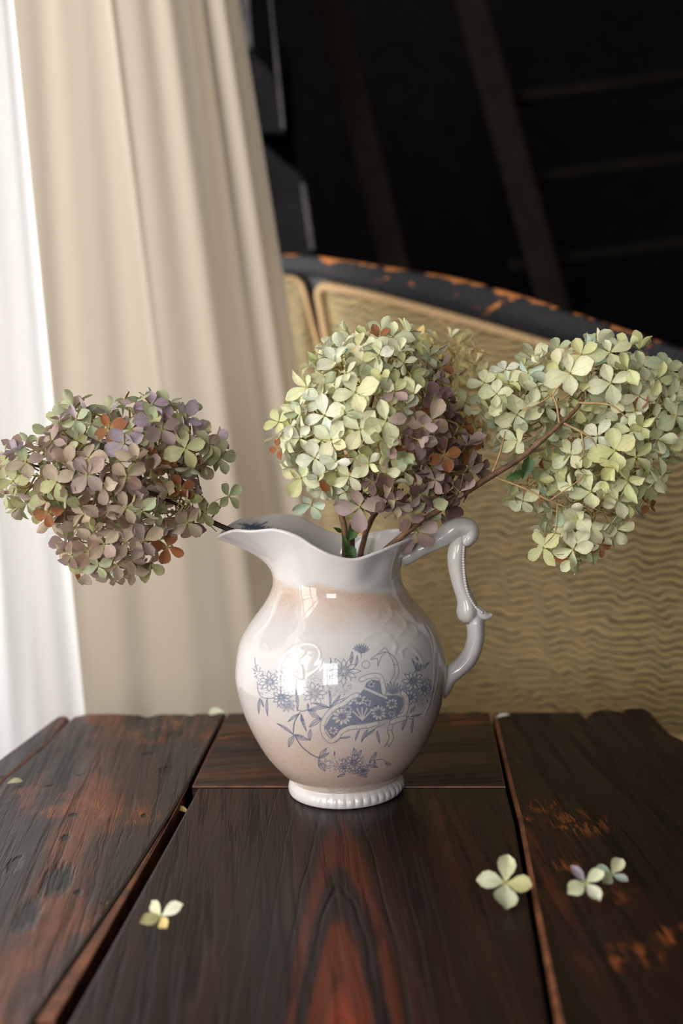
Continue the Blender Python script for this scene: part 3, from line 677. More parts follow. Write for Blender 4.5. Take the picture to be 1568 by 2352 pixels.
# ------------------------------------------------------------------ petals and florets
def petal_mesh(i, L=1.0, W=0.40, cup=0.25, curl=0.2, notch=0.0, twist=0.0):
    T_ = [0.0, .16, .38, .62, .84, 1.0]; U_ = [-1, -.5, 0, .5, 1]
    V, F, UV = [], [], []
    for t in T_:
        wd = W * (0.10 + 0.90 * sin(pi / 2 * min(1, t / .6)) ** 1.3) if t < .6 else W * sqrt(max(0.02, 1 - ((t - .6) / .415) ** 2))
        for u in U_:
            x = u * wd; y = t * L - (0.06 * (1 - u * u) * -1 if t > .95 else 0) * L - notch * (1 - abs(u)) * (t > .95)
            z = cup * (abs(u) ** 1.6) * wd + curl * (t ** 2) * L * -1 + 0.05 * sin(5 * t + i + 2 * u) * t
            V.append((x * cos(twist * t) - z * sin(twist * t) * .5, y, z + x * sin(twist * t))); UV.append((u * .5 + .5, t))
    n = 5
    for r in range(5):
        for q in range(4): F.append((r * n + q, r * n + q + 1, (r + 1) * n + q + 1, (r + 1) * n + q))
    me = bpy.data.meshes.new('petal'); me.from_pydata(V, [], F); me.update()
    l = me.uv_layers.new(name='UVMap')
    for lp in me.loops: l.data[lp.index].uv = UV[lp.vertex_index]
    me.polygons.foreach_set('use_smooth', [True] * len(F)); me.materials.append(M['petal'])
    return me, np.array(V), F, UV
PETALS = [petal_mesh(i, 1.0, W, cu, cr, nt, tw) for i, (W, cu, cr, nt, tw) in enumerate((
    (.35, .25, .12, 0, 0), (.39, .35, -.15, .04, .15), (.33, .15, .3, 0, -.2), (.37, .5, .05, .05, .25), (.30, -.3, .22, 0, .35), (.36, .65, -.3, 0, -.35), (.40, .2, .25, .03, .1), (.27, .95, .35, 0, .6)))]
def stalk_mesh(i):
    rn = random.Random(i); b = rn.uniform(-.25, .25); c_ = rn.uniform(-.25, .25)
    pts = [(0, 0, 0.0), (b * .1, c_ * .1, -.25), (b * .35, c_ * .35, -.6), (b * .3, c_ * .3, -1.0)]
    V, F = tube_np(pts, [.024, .02, .018, .02], 5)
    bm = bmesh.new(); bv = [bm.verts.new(v) for v in V]
    for f in F: bm.faces.new([bv[q] for q in f])
    bmesh.ops.create_icosphere(bm, subdivisions=1, radius=.07, matrix=Matrix.Translation((0, 0, .02)))
    me = bpy.data.meshes.new('floret'); bm.to_mesh(me); bm.free(); me.materials.append(M['pedicel'])
    me.polygons.foreach_set('use_smooth', [True] * len(me.polygons)); return me
STALKS = [stalk_mesh(i) for i in range(6)]
def frame_from(n, roll):
    z = Vector(n).normalized(); h = Vector((0, 0, 1)) if abs(z.z) < .9 else Vector((0, 1, 0))
    x = h.cross(z).normalized(); y = z.cross(x)
    return Matrix((x, y, z)).transposed() @ Matrix.Rotation(roll, 3, 'Z')
def petal_set(rn, size, flat=False, npet=4):
    """local matrices and mesh numbers of the petals of one floret"""
    out = []; lift = rn.uniform(-.1, .95) if not flat else rn.uniform(.05, .2)
    for k in range(npet):
        a = 2 * pi * k / npet + rn.uniform(-.18, .18)
        s = size * rn.uniform(.85, 1.12) * (1.0 if k % 2 else .92)
        el = lift + rn.uniform(-.3, .3) if not flat else lift
        m = Matrix.Rotation(a, 4, 'Z') @ Matrix.Rotation(el, 4, 'X') @ Matrix.Rotation(rn.uniform(-.55, .55) if not flat else 0, 4, 'Y') @ Matrix.Translation((0, size * .05, 0)) @ Matrix.Diagonal((s * rn.uniform(.85, 1.1), s, s, 1))
        idx = rn.choice((0, 0, 1, 1, 2, 3, 3, 4, 5, 6, 6, 7)) if not flat else rn.choice((0, 1, 6))
        out.append((m, idx))
    return out
def jit(c, rn, d=.12):
    k = 1 + rn.uniform(-d, d); return (min(1, c[0] * k * (1 + rn.uniform(-.05, .05))), min(1, c[1] * k), min(1, c[2] * k * (1 + rn.uniform(-.07, .07))), 1)
def add_floret(root, pos, n, size, roll, colf, rn, flat=False, stalk=1.0, npet=4, asthing=False):
    off = Vector(root.location)
    f = bpy.data.objects.new('floret', rn.choice(STALKS)); link(f, root)
    M3 = frame_from(n, roll)
    st = size * stalk * 1.3
    f.matrix_basis = Matrix.Translation(Vector(pos) - off) @ M3.to_4x4() @ Matrix.Diagonal((size, size, st, 1))
    inv = Matrix.Diagonal((1 / size, 1 / size, 1 / st, 1))
    for m, idx in petal_set(rn, size, flat, npet):
        p = bpy.data.objects.new('petal', PETALS[idx][0]); link(p, f)
        p.matrix_parent_inverse = inv @ Matrix.Translation((0, 0, 0)); p.matrix_basis = m
        p.color = colf(rn)
    return f

COLS = {'pale': S(219, 221, 182), 'white': S(228, 232, 208), 'lime': S(208, 211, 154), 'blue': S(196, 214, 190), 'mauve': S(168, 148, 141), 'plum': S(116, 92, 90), 'rust': S(146, 90, 50),
        'olive': S(172, 174, 126), 'taupe': S(184, 166, 144), 'lilac': S(180, 164, 176), 'cream': S(244, 230, 172), 'gold': S(230, 204, 130), 'sage': S(178, 186, 148), 'brown': S(128, 104, 88)}
def head(name, label, blobs, pal, heroes, n_ind, n_mass, seed, size, stems, twigs, leaves=(), Y_core=0.0, tint=None, bark='bark'):
    """blobs: (px x, px y, depth m, rx px, ry px, rdepth m). pal(px, py, rn) -> colour name"""
    rn = random.Random(seed); g = np.random.default_rng(seed)
    base = stems[0][0][:3]
    root = tag(empty(name, tuple(base)), label, 'hydrangea', 'dried hydrangea branches in the pitcher')
    B = []
    for x, y, Y, rx, ry, rd in blobs:
        c = at_y(x, y, Y); sc = (c[1] - CAM[1]) / FPX
        B.append((c, np.array([rx * sc, rd, ry * sc])))
    area_ = np.array([b[1][0] * b[1][2] + b[1][1] * b[1][2] for b in B]); area_ = area_ / area_.sum()
    pts = []
    def colf_at(px, py):
        base_ = pal(px, py, rn)
        while base_ == 'rust' and rn.random() < .75: base_ = pal(px, py, rn)
        def f(r):
            nm = base_ if r.random() < .7 else pal(px, py, r)
            return jit(COLS[nm], r)
        return f
    for h in heroes:
        x, y, r = h[:3]; roll = h[3] if len(h) > 3 else rn.uniform(0, 2 * pi); cn = h[4] if len(h) > 4 else None
        best = None
        for c, rr in B:      # front surface of the head under that pixel
            d_ = ray(x, y); o = (CAM - c) / rr; dd = d_ / rr
            a_, b_, c_ = dd @ dd, 2 * o @ dd, o @ o - 1; D = b_ * b_ - 4 * a_ * c_
            if D >= 0:
                t = (-b_ - sqrt(D)) / (2 * a_)
                if best is None or t < best[0]: best = (t, CAM + d_ * t, (CAM + d_ * t - c) / rr ** 2)
        if best is None:
            c, rr = min(B, key=lambda q: np.hypot(*(np.array(to_px(q[0])) - (x, y)))); p = at_y(x, y, c[1] - .2 * rr[1]); n = (p - c) / rr ** 2
        else: p, n = best[1], best[2]
        n = n / np.linalg.norm(n); v = CAM - p; v = v / np.linalg.norm(v); n = n * .55 + v * .6 + np.array([0, 0, .12])
        sc = (p[1] - CAM[1]) / FPX; sz = r * sc * .98
        p = p + v * .004
        add_floret(root, p, n, sz, roll, (lambda r_, cn=cn: jit(COLS[cn], r_)) if cn else colf_at(x, y), rn, rn.random() < .8, 1.1)
        pts.append(p)
    cand = []
    tries = 0
    while len(cand) < n_ind + n_mass and tries < 30000:
        tries += 1
        b = rn.choices(range(len(B)), area_)[0]; c, rr = B[b]
        d_ = g.normal(size=3); d_ /= np.linalg.norm(d_); shell = rn.uniform(.9, 1.13) if rn.random() < .72 else rn.uniform(.55, .9)
        p = c + d_ * rr * shell
        if any(k != b and (((p - B[k][0]) / B[k][1]) ** 2).sum() < .78 * shell for k in range(len(B))): continue
        md = size * (.78 if tries < 9000 else .62)
        if pts and min(((q - p) ** 2).sum() for q in pts) < md * md: continue
        n = d_ / rr; n /= np.linalg.norm(n); n = n + g.normal(size=3) * .42 + np.array([0, 0, .15])
        cand.append((p, n / np.linalg.norm(n), shell)); pts.append(p)
    def score(q):
        v = CAM - q[0]; v /= np.linalg.norm(v); return (q[1] @ v) * .03 + (q[0] - B[0][0]) @ v + (q[2] - 1) * .05
    cand.sort(key=score, reverse=True)
    for p, n, sh in cand[:n_ind]:
        px, py = to_px(p); v = CAM - p; v = v / np.linalg.norm(v)
        add_floret(root, p, n + v * .2, size * rn.uniform(.75, 1.12), rn.uniform(0, 6.28), colf_at(px, py), rn)
    V, F, UV, C_ = [], [], [], []; k0 = 0
    for p, n, sh in cand[n_ind:]:
        px, py = to_px(p); cf = colf_at(px, py); W_ = Matrix.Translation(Vector(p)) @ frame_from(n, rn.uniform(0, 6.28)).to_4x4()
        for m, idx in petal_set(rn, size * rn.uniform(.75, 1.1)):
            A = np.array(W_ @ m); v = PETALS[idx][1]; v = v @ A[:3, :3].T + A[:3, 3]
            V += [tuple(q) for q in v]; F += [tuple(i + k0 for i in f) for f in PETALS[idx][2]]; UV += PETALS[idx][3]; C_ += [cf(rn)] * len(v); k0 += len(v)
    if V:
        o = mesh_obj('inner_florets', V, F, M['petal_mass'], root, True); me = o.data; tag(o, kind='stuff')
        l = me.uv_layers.new(name='UVMap'); li = np.empty(len(me.loops), np.int32); me.loops.foreach_get('vertex_index', li)
        l.data.foreach_set('uv', np.array(UV, np.float32)[li].ravel())
        ca = me.color_attributes.new('Col', 'FLOAT_COLOR', 'POINT'); ca.data.foreach_set('color', np.array(C_, np.float32).ravel())
    for L in stems:
        A = spline(np.array(L), 6); Vt, Ft = tube_np(A[:, :3], A[:, 3], 9); mesh_obj('stem', Vt, Ft, M[bark], root, True)
    for L in twigs:
        A = spline(np.array([[*at_y(x, y, Y), r * .00024] for x, y, Y, r in L]), 5); Vt, Ft = tube_np(A[:, :3], A[:, 3], 6); mesh_obj('twig', Vt, Ft, M['twig' if bark == 'bark' else bark], root, True)
    # thin forking stalks from the middle of the head out to its florets
    Vt, Ft, k0 = [], [], 0
    hub = [b[0] for b in B]
    for p, n, sh in cand[::2]:
        c = min(hub, key=lambda q: ((q - p) ** 2).sum()); q = c + (p - c) * .25 + g.normal(size=3) * .004; m_ = (p + q) / 2 + g.normal(size=3) * .004
        a, b = tube_np(spline(np.array([q, m_, p - n * size * .6]), 3), [.0007] * 7, 4, False); Vt += a; Ft += [tuple(i + k0 for i in f) for f in b]; k0 += len(a)
    tag(mesh_obj('flower_stalks', Vt, Ft, M['pedicel'], root, True), kind='stuff')
    for (x, y, Y, dx, dy, wd) in leaves:
        a, b = at_y(x, y, Y), at_y(x + dx, y + dy, Y - .006); ax = b - a; L_ = np.linalg.norm(ax); ax /= L_; s_ = np.cross(ax, np.array([.25, -1, .2])); s_ /= np.linalg.norm(s_); nn = np.cross(s_, ax)
        V, F = [], []
        for i in range(9):
            t = i / 8; ww = wd * .000315 * sin(pi * min(.98, max(.03, t)) ** .8) * (1 + .12 * (-1) ** i)
            for u in (-1, -.5, 0, .5, 1): V.append(a + ax * L_ * t + s_ * u * ww + nn * (abs(u) * ww * .5 - .3 * L_ * t * t * .6))
        for i in range(8):
            for q in range(4): F.append((i * 5 + q, i * 5 + q + 1, i * 5 + q + 6, i * 5 + q + 5))
        mesh_obj('leaf', V, F, M['leaf'], root, True)
    return root

def pick(rn, table):
    t = rn.random() * sum(w_ for _, w_ in table)
    for nm, w_ in table:
        t -= w_
        if t <= 0: return nm
    return table[-1][0]
def stem(L): return [[*at_y(x, y, Y), r * .000315] for x, y, Y, r in L]
IN = lambda x, y, z, r: [x, y, z, r * .000315]

# the yellow one behind
head('hydrangea_branch', 'cream-yellow hydrangea head tucked behind the full green-and-mauve head',
     [(1010, 880, .095, 95, 105, .032), (900, 860, .10, 140, 90, .035), (1065, 965, .09, 55, 75, .022)],
     lambda x, y, rn: pick(rn, [('cream', 5), ('gold', 1.6), ('pale', 2.5)]), [], 60, 80, 21, .0122,
     [[IN(.0, .02, .03, 7)] + stem([(830, 1262, .03, 7), (905, 1120, .06, 6.5), (950, 1000, .085, 6), (985, 900, .095, 4)])],
     [[(940, 1030, .08, 4), (1010, 960, .09, 3), (1060, 940, .09, 2)]])

# the full head standing in the pitcher
def pal_c(x, y, rn):
    k = (x - 900) / 110 + (y - 950) / 330 + rn.uniform(-.5, .5)
    if rn.random() < .03 + (.04 if k > .3 else 0): return 'rust'
    if k > .85: return pick(rn, [('plum', 5), ('mauve', 2), ('brown', 3)])
    if k > .2: return pick(rn, [('mauve', 3), ('taupe', 1.5), ('plum', 1.5), ('sage', 1.5), ('pale', 1)])
    if k > -.35: return pick(rn, [('pale', 4), ('white', 1.5), ('mauve', .8), ('lime', 2.5), ('sage', 1)])
    return pick(rn, [('pale', 4), ('white', 1.5), ('lime', 2.5), ('sage', 1)])
head('hydrangea_branch', 'full hydrangea head, pale green turning mauve-brown, upright in the pitcher above its rim',
     [(860, 985, -.005, 170, 165, .055), (880, 850, -.002, 120, 85, .042), (730, 1010, -.008, 75, 110, .04), (1000, 1060, -.002, 75, 110, .04), (900, 1120, -.01, 110, 60, .038), (800, 880, -.005, 90, 90, .04)], pal_c,
     [(815, 902, 56, .35), (886, 967, 50, .2), (826, 987, 48, .9), (692, 1097, 46, 1.1), (886, 1087, 42, .3), (826, 1164, 58, .1, 'mauve'), (705, 890, 46, .6, 'pale'), (957, 1222, 56, .75, 'mauve'), (985, 1158, 50, .3, 'sage'),
      (802, 1094, 38, .5), (990, 965, 46, 1.2, 'taupe'), (722, 1052, 42, .2), (640, 970, 40, .5, 'lime'), (900, 775, 46, 0, 'pale'), (870, 775, 30, .4, 'rust'), (770, 830, 46, .8, 'white'), (1020, 1045, 38, .2, 'rust'), (745, 955, 50, .3),
      (760, 1010, 48, 1.0), (905, 900, 42, .7), (1100, 1080, 30, .7, 'plum'), (640, 1030, 26, .2, 'rust'), (715, 1160, 40, .3, 'blue'), (925, 1050, 44, .9, 'sage')],
     95, 230, 31, .0118,
     [[IN(-.005, 0, .02, 8)] + stem([(792, 1275, -.012, 7), (784, 1180, -.012, 6.5), (790, 1100, -.008, 6), (830, 1000, -.005, 5), (860, 900, -.002, 3)]),
      [IN(.012, .004, .02, 8)] + stem([(806, 1275, -.004, 9), (818, 1190, -.004, 8.5), (835, 1110, -.004, 7), (870, 1010, -.002, 5)])],
     [[(835, 1110, -.004, 5), (900, 1080, -.01, 4), (980, 1060, -.01, 3)], [(790, 1120, -.01, 5), (740, 1070, -.02, 4), (700, 1020, -.02, 3)], [(850, 980, -.01, 4), (900, 900, -.02, 3)]],
     [(800, 1240, -.014, 30, -52, 13), (795, 1255, -.016, 24, 30, 13), (784, 1222, -.012, -16, -10, 5), (798, 1270, -.018, -8, -40, 8)])

# the one leaning out over the spout
def pal_l(x, y, rn):
    if rn.random() < .06: return 'rust'
    top = (1090 - y) / 140
    if top > .35: return pick(rn, [('sage', 3), ('lilac', 2), ('mauve', 2), ('olive', 1.5), ('pale', .6)])
    if x < 110: return pick(rn, [('olive', 3), ('taupe', 3), ('mauve', 1), ('sage', 1)])
    return pick(rn, [('taupe', 3), ('mauve', 2.6), ('olive', 2), ('sage', 1), ('brown', 1.6), ('plum', .6)])
head('hydrangea_branch', 'drooping hydrangea branch with mauve, olive and rust petals lying out over the spout',
     [(255, 1110, -.005, 175, 115, .052), (95, 1090, -.004, 85, 80, .04), (330, 990, -.004, 105, 65, .036), (265, 1240, -.01, 115, 75, .038), (420, 1030, -.008, 75, 65, .03), (190, 1000, 0, 80, 60, .036), (400, 1160, -.012, 60, 60, .028)], pal_l,
     [(285, 1018, 50, .4, 'lilac'), (208, 975, 44, .2, 'sage'), (372, 985, 46, .3, 'mauve'), (425, 962, 44, .8, 'lilac'), (505, 1052, 44, .1, 'sage'), (525, 1140, 38, .5, 'sage'), (430, 1200, 42, .7, 'taupe'), (470, 1178, 40, .2, 'olive'), (250, 985, 40, .4, 'rust'),
      (425, 1030, 46, .2, 'olive'), (240, 1250, 42, .8), (330, 1242, 44, .3), (130, 1108, 46, .5), (60, 1062, 42, .2), (300, 1312, 36, .1, 'taupe'), (225, 1300, 36, .4, 'sage'), (350, 930, 42, 1.6, 'lilac'), (385, 1255, 40, 1.1, 'rust'), (150, 1065, 46, .9, 'taupe'),
      (110, 1175, 36, .2, 'rust'), (30, 1105, 36, .1, 'olive'), (480, 1020, 36, .5), (415, 1120, 38, .4, 'rust'), (355, 1060, 36, .2, 'rust'), (200, 1090, 46, .7), (290, 1165, 44, .3)],
     90, 190, 41, .0122,
     [[IN(.02, 0, .05, 7)] + stem([(700, 1262, -.004, 6.5), (560, 1228, -.006, 6), (480, 1196, -.008, 6), (400, 1154, -.006, 5.5), (300, 1118, -.004, 5), (180, 1085, -.002, 4), (80, 1070, 0, 3), (-12, 1045, .004, 2.4)])],
     [[(478, 1194, -.01, 3.4), (462, 1150, -.018, 2.6), (455, 1100, -.02, 2), (440, 1050, -.02, 1.6)], [(480, 1196, -.01, 2.4), (510, 1160, -.012, 1.8), (522, 1140, -.012, 1.4)], [(430, 1170, -.01, 2.6), (420, 1215, -.02, 2), (385, 1225, -.022, 1.6)], [(470, 1192, -.01, 1.6), (490, 1214, -.012, 1.3), (498, 1222, -.012, 1)],
      [(380, 1150, -.01, 3), (400, 1090, -.02, 2.4), (420, 1040, -.022, 1.8)], [(330, 1130, -.005, 3), (290, 1220, -.02, 2.2), (270, 1270, -.02, 1.6)], [(320, 1125, -.005, 3), (330, 1040, -.01, 2.2), (340, 980, -.01, 1.6)]], bark='bark_dark')

# the one spreading over the handle
def pal_r(x, y, rn):
    if rn.random() < .02: return 'rust'
    return pick(rn, [('pale', 5), ('lime', 3), ('sage', 1.2), ('blue', .6)])
head('hydrangea_branch', 'spreading pale green hydrangea branch with open twigs reaching out over the handle',
     [(1370, 870, .004, 175, 75, .05), (1480, 960, .0, 85, 100, .045), (1190, 915, .004, 95, 55, .032), (1400, 1050, -.006, 110, 90, .04), (1350, 1160, -.004, 100, 65, .034), (1320, 1245, -.004, 75, 40, .026), (1215, 1110, .006, 45, 45, .02), (1200, 990, .004, 70, 45, .03)], pal_r,
     [(1186, 952, 52, .2, 'pale'), (1308, 858, 54, .25, 'pale'), (1224, 826, 44, .5, 'pale'), (1268, 1062, 54, .6, 'lime'), (1356, 1130, 54, .2, 'pale'), (1326, 1190, 52, .8, 'pale'), (1418, 1150, 48, .3, 'pale'), (1248, 1258, 46, .5, 'lime'), (1316, 1262, 46, .15, 'pale'), (1490, 1110, 50, .4, 'lime'),
      (1402, 880, 52, .3, 'pale'), (1466, 910, 46, .2, 'pale'), (1552, 955, 44, .5, 'sage'), (1412, 1035, 54, .3, 'lime'), (1372, 1002, 44, .9, 'white'), (1378, 958, 46, .4, 'pale'), (1334, 815, 44, .5, 'lime'), (1400, 810, 46, .3, 'pale'), (1280, 800, 36, .2, 'sage'), (1112, 880, 40, .4, 'pale'), (1140, 905, 38, .1, 'pale'),
      (1310, 1045, 46, .7, 'pale'), (1200, 1150, 38, .5, 'pale'), (1475, 840, 42, .2, 'sage'), (1530, 850, 42, .4, 'sage'), (1375, 1235, 40, .6, 'pale'), (1378, 1258, 28, .2, 'rust'), (1490, 1160, 26, .3, 'rust'), (1510, 1010, 44, .3, 'sage'), (1460, 1050, 46, .8, 'lime'), (1330, 940, 36, .2, 'lime'), (1240, 900, 44, .9, 'pale'), (1160, 850, 36, .3, 'white')],
     80, 190, 51, .0122,
     [[IN(-.03, .01, .06, 7)] + stem([(800, 1335, -.012, 6.5), (868, 1276, -.02, 6.5), (950, 1210, -.026, 6.5), (1040, 1150, -.028, 6.5), (1125, 1095, -.03, 7), (1200, 1048, -.034, 6), (1285, 975, -.04, 5), (1330, 930, -.038, 4), (1375, 850, -.03, 2.5)])],
     [[(1128, 1092, -.03, 3.5), (1148, 1040, -.03, 2.8), (1160, 990, -.03, 2)], [(1135, 1095, -.03, 4), (1200, 1120, -.034, 3.2), (1262, 1150, -.036, 2.8), (1300, 1165, -.036, 2)], [(1285, 975, -.04, 4), (1278, 930, -.042, 3), (1270, 905, -.042, 2.5), (1290, 880, -.045, 1.8)], [(1290, 970, -.04, 4), (1335, 992, -.045, 3), (1360, 1010, -.045, 2.4), (1375, 1040, -.045, 1.8)],
      [(1345, 910, -.038, 3), (1342, 870, -.042, 2.2), (1365, 850, -.045, 1.8)], [(1330, 925, -.038, 3), (1400, 930, -.05, 2.2), (1440, 960, -.05, 1.8)], [(1262, 1150, -.036, 2.5), (1320, 1110, -.04, 1.8), (1340, 1090, -.04, 1.5)], [(1280, 1160, -.036, 2.5), (1275, 1220, -.036, 2), (1250, 1252, -.034, 1.6)], [(1335, 992, -.045, 2.6), (1340, 1040, -.045, 2), (1330, 1060, -.045, 1.6)],
      [(1215, 1040, -.034, 5), (1300, 1015, -.01, 5), (1370, 990, 0, 4)], [(1270, 905, -.042, 2.2), (1240, 925, -.042, 1.8), (1200, 945, -.042, 1.5)]],
     [(1215, 1050, -.036, -12, 50, 14), (1205, 1085, -.036, -40, 14, 10)])

# ------------------------------------------------------------------ fallen florets and petals on the boards
def fallen(px, py, r, roll, cols, label, name='fallen_floret', group=None, npet=4, tilt=(0, 0), z=.0015, seed=1, flat=True, cat='flower'):
    rn = random.Random(seed); p = at_z(px, py, z); sc = (at_z(px + 1, py, z)[0] - p[0]); sz = abs(sc) * r
    root = tag(empty(name, tuple(p)), label, cat, group)
    n = Vector((tilt[0], tilt[1], 1))
    Mx = frame_from(n, roll)
    bm = bmesh.new(); bmesh.ops.create_icosphere(bm, subdivisions=1, radius=sz * .07, matrix=Matrix.Translation(Vector(p) + Vector((0, 0, .0008))))
    bm_obj('flower_eye', bm, M['pedicel'], root, True)
    ps = petal_set(rn, sz, flat, npet)
    for i, (m, idx) in enumerate(ps):
        o = bpy.data.objects.new('petal', PETALS[idx][0]); link(o, root)
        o.matrix_basis = Matrix.Translation((0, 0, .0012)) @ Mx.to_4x4() @ Matrix.Rotation(.08, 4, 'X') @ m; o.color = jit(COLS[cols[i % len(cols)]], rn)
    return root
def fallen_petal(px, py, r, roll, colr, label, z=.0012, tilt=(0, 0), idx=0, w_=.9):
    p = at_z(px, py, z); sc = abs(at_z(px + 1, py, z)[0] - p[0]) * r
    o = bpy.data.objects.new('fallen_petal', PETALS[idx][0]); link(o)
    o.matrix_basis = Matrix.Translation(Vector(p)) @ frame_from((tilt[0], tilt[1], 1), roll).to_4x4() @ Matrix.Diagonal((sc * w_, sc, sc, 1)) @ Matrix.Translation((0, -.5, .12))
    o.color = COLS[colr]; tag(o, label, 'petal', 'loose petals fallen on the table'); return o
fallen(1160, 2032, 68, pi * .5 - .2, ['pale', 'pale', 'lime', 'pale'], 'flat four-petalled pale green floret lying beside the long groove in the table', group='florets fallen on the table', seed=3, tilt=(0, -.75), z=.009)
fallen(1344, 2032, 48, pi * .5 + .35, ['pale', 'white', 'pale', 'lilac'], 'cream floret with pink-tinged petal tips overlapping a greener one on the table', group='florets fallen on the table', seed=5, z=.011, tilt=(.1, -.75))
fallen(1404, 2012, 42, .55, ['blue', 'sage', 'blue', 'pale'], 'small blue-green floret half under a cream floret on the scraped board', group='florets fallen on the table', seed=8, tilt=(.25, -.55), z=.006)
fallen(370, 2110, 48, .75, ['pale', 'lime', 'gold', 'white'], 'folded floret with yellowed petals lying by the open gap between boards', group='florets fallen on the table', seed=12, flat=False, tilt=(-.1, -.5), z=.004)
fallen_petal(34, 1798, 34, -.9, 'pale', 'pale green petal on the dented board by the side moulding', tilt=(.1, -.2))
fallen_petal(418, 1860, 34, .35, 'gold', 'yellowed petal caught in the open gap between boards', z=-.006, tilt=(.5, -.5), idx=2)
fallen_petal(498, 1641, 36, pi / 2, 'white', 'white petal at the back table edge, on the dented board', tilt=(0, -.25), idx=3)
fallen_petal(1156, 1646, 32, pi / 2 + .1, 'white', 'white petal at the back table edge, on the scraped board', tilt=(0, -.2), idx=0)

# ------------------------------------------------------------------ curtains
def drape(name, xtop, xbot, Yf, mat, parent, nu=90, nv=60, ytop=-1500, ybot=2300, lean=None, s0=0.0, s1=1.0):
    V, F, UV = [], [], []
    for j in range(nv + 1):
        t = j / nv; y = ytop + (ybot - ytop) * t
        for i in range(nu + 1):
            s = s0 + (s1 - s0) * i / nu; q = (y - 0) / 1640.0
            x = xtop(s) + (xbot(s) - xtop(s)) * q
            p = at_y(x, y, Yf(s, q)); p[2] = min(max(p[2], FZ + .01), 1.74)
            V.append(p); UV.append((s, t))
    n = nu + 1
    for j in range(nv):
        for i in range(nu): F.append((j * n + i, j * n + i + 1, (j + 1) * n + i + 1, (j + 1) * n + i))
    o = mesh_obj(name, V, F, mat, parent, True); l = o.data.uv_layers.new(name='UVMap')
    for lp in o.data.loops: l.data[lp.index].uv = UV[lp.vertex_index]
    return o
def curtains():
    c = tag(empty('curtain', (-.3, .45, FZ)), 'long beige linen curtain with gathered folds hanging behind the table', 'curtain')
    xt = lambda s: -10 + 560 * s; xb = lambda s: 120 + 690 * s
    def Yf(s, q):
        b = .31 + .215 * s
        f = .006 * sin(2 * pi * (s * 1.6 + .2)) + .0022 * sin(2 * pi * (s * 4.3 + .25 * q)) + .0006 * sin(2 * pi * (s * 9 + .9 * q)) * (1 - .4 * q)
        k = max(0, (s - .55) / .45); f += .018 * k * sin(2 * pi * (s * 4.4 + .1)) + .006 * k * sin(2 * pi * s * 9)
        f += .006 * math.exp(-((s - .47 - .03 * q) / .014) ** 2) * max(0, 1 - 1.2 * q)
        return b + f
    drape('cloth', xt, xb, Yf, M['curtain'], c, 90, 40, s0=0.0, s1=.66)
    drape('fold', xt, xb, Yf, M['curtain'], c, 30, 40, s0=.66, s1=.79)
    drape('cloth', xt, xb, Yf, M['curtain'], c, 40, 40, s0=.79, s1=1.0)
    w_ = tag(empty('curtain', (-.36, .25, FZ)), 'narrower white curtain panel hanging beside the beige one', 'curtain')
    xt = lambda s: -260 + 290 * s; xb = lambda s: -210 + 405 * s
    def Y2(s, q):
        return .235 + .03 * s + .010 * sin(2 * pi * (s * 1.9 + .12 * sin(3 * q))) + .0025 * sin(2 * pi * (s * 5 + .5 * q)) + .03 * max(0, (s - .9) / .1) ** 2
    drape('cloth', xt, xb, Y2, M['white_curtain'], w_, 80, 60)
    # unseen stretch of the panel, added to screen the pitcher from window light
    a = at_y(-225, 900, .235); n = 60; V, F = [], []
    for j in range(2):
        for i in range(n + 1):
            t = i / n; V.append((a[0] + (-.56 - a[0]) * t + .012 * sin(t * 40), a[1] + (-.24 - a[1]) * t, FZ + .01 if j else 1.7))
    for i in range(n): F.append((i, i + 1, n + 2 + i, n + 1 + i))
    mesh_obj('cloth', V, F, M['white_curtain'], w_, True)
curtains()

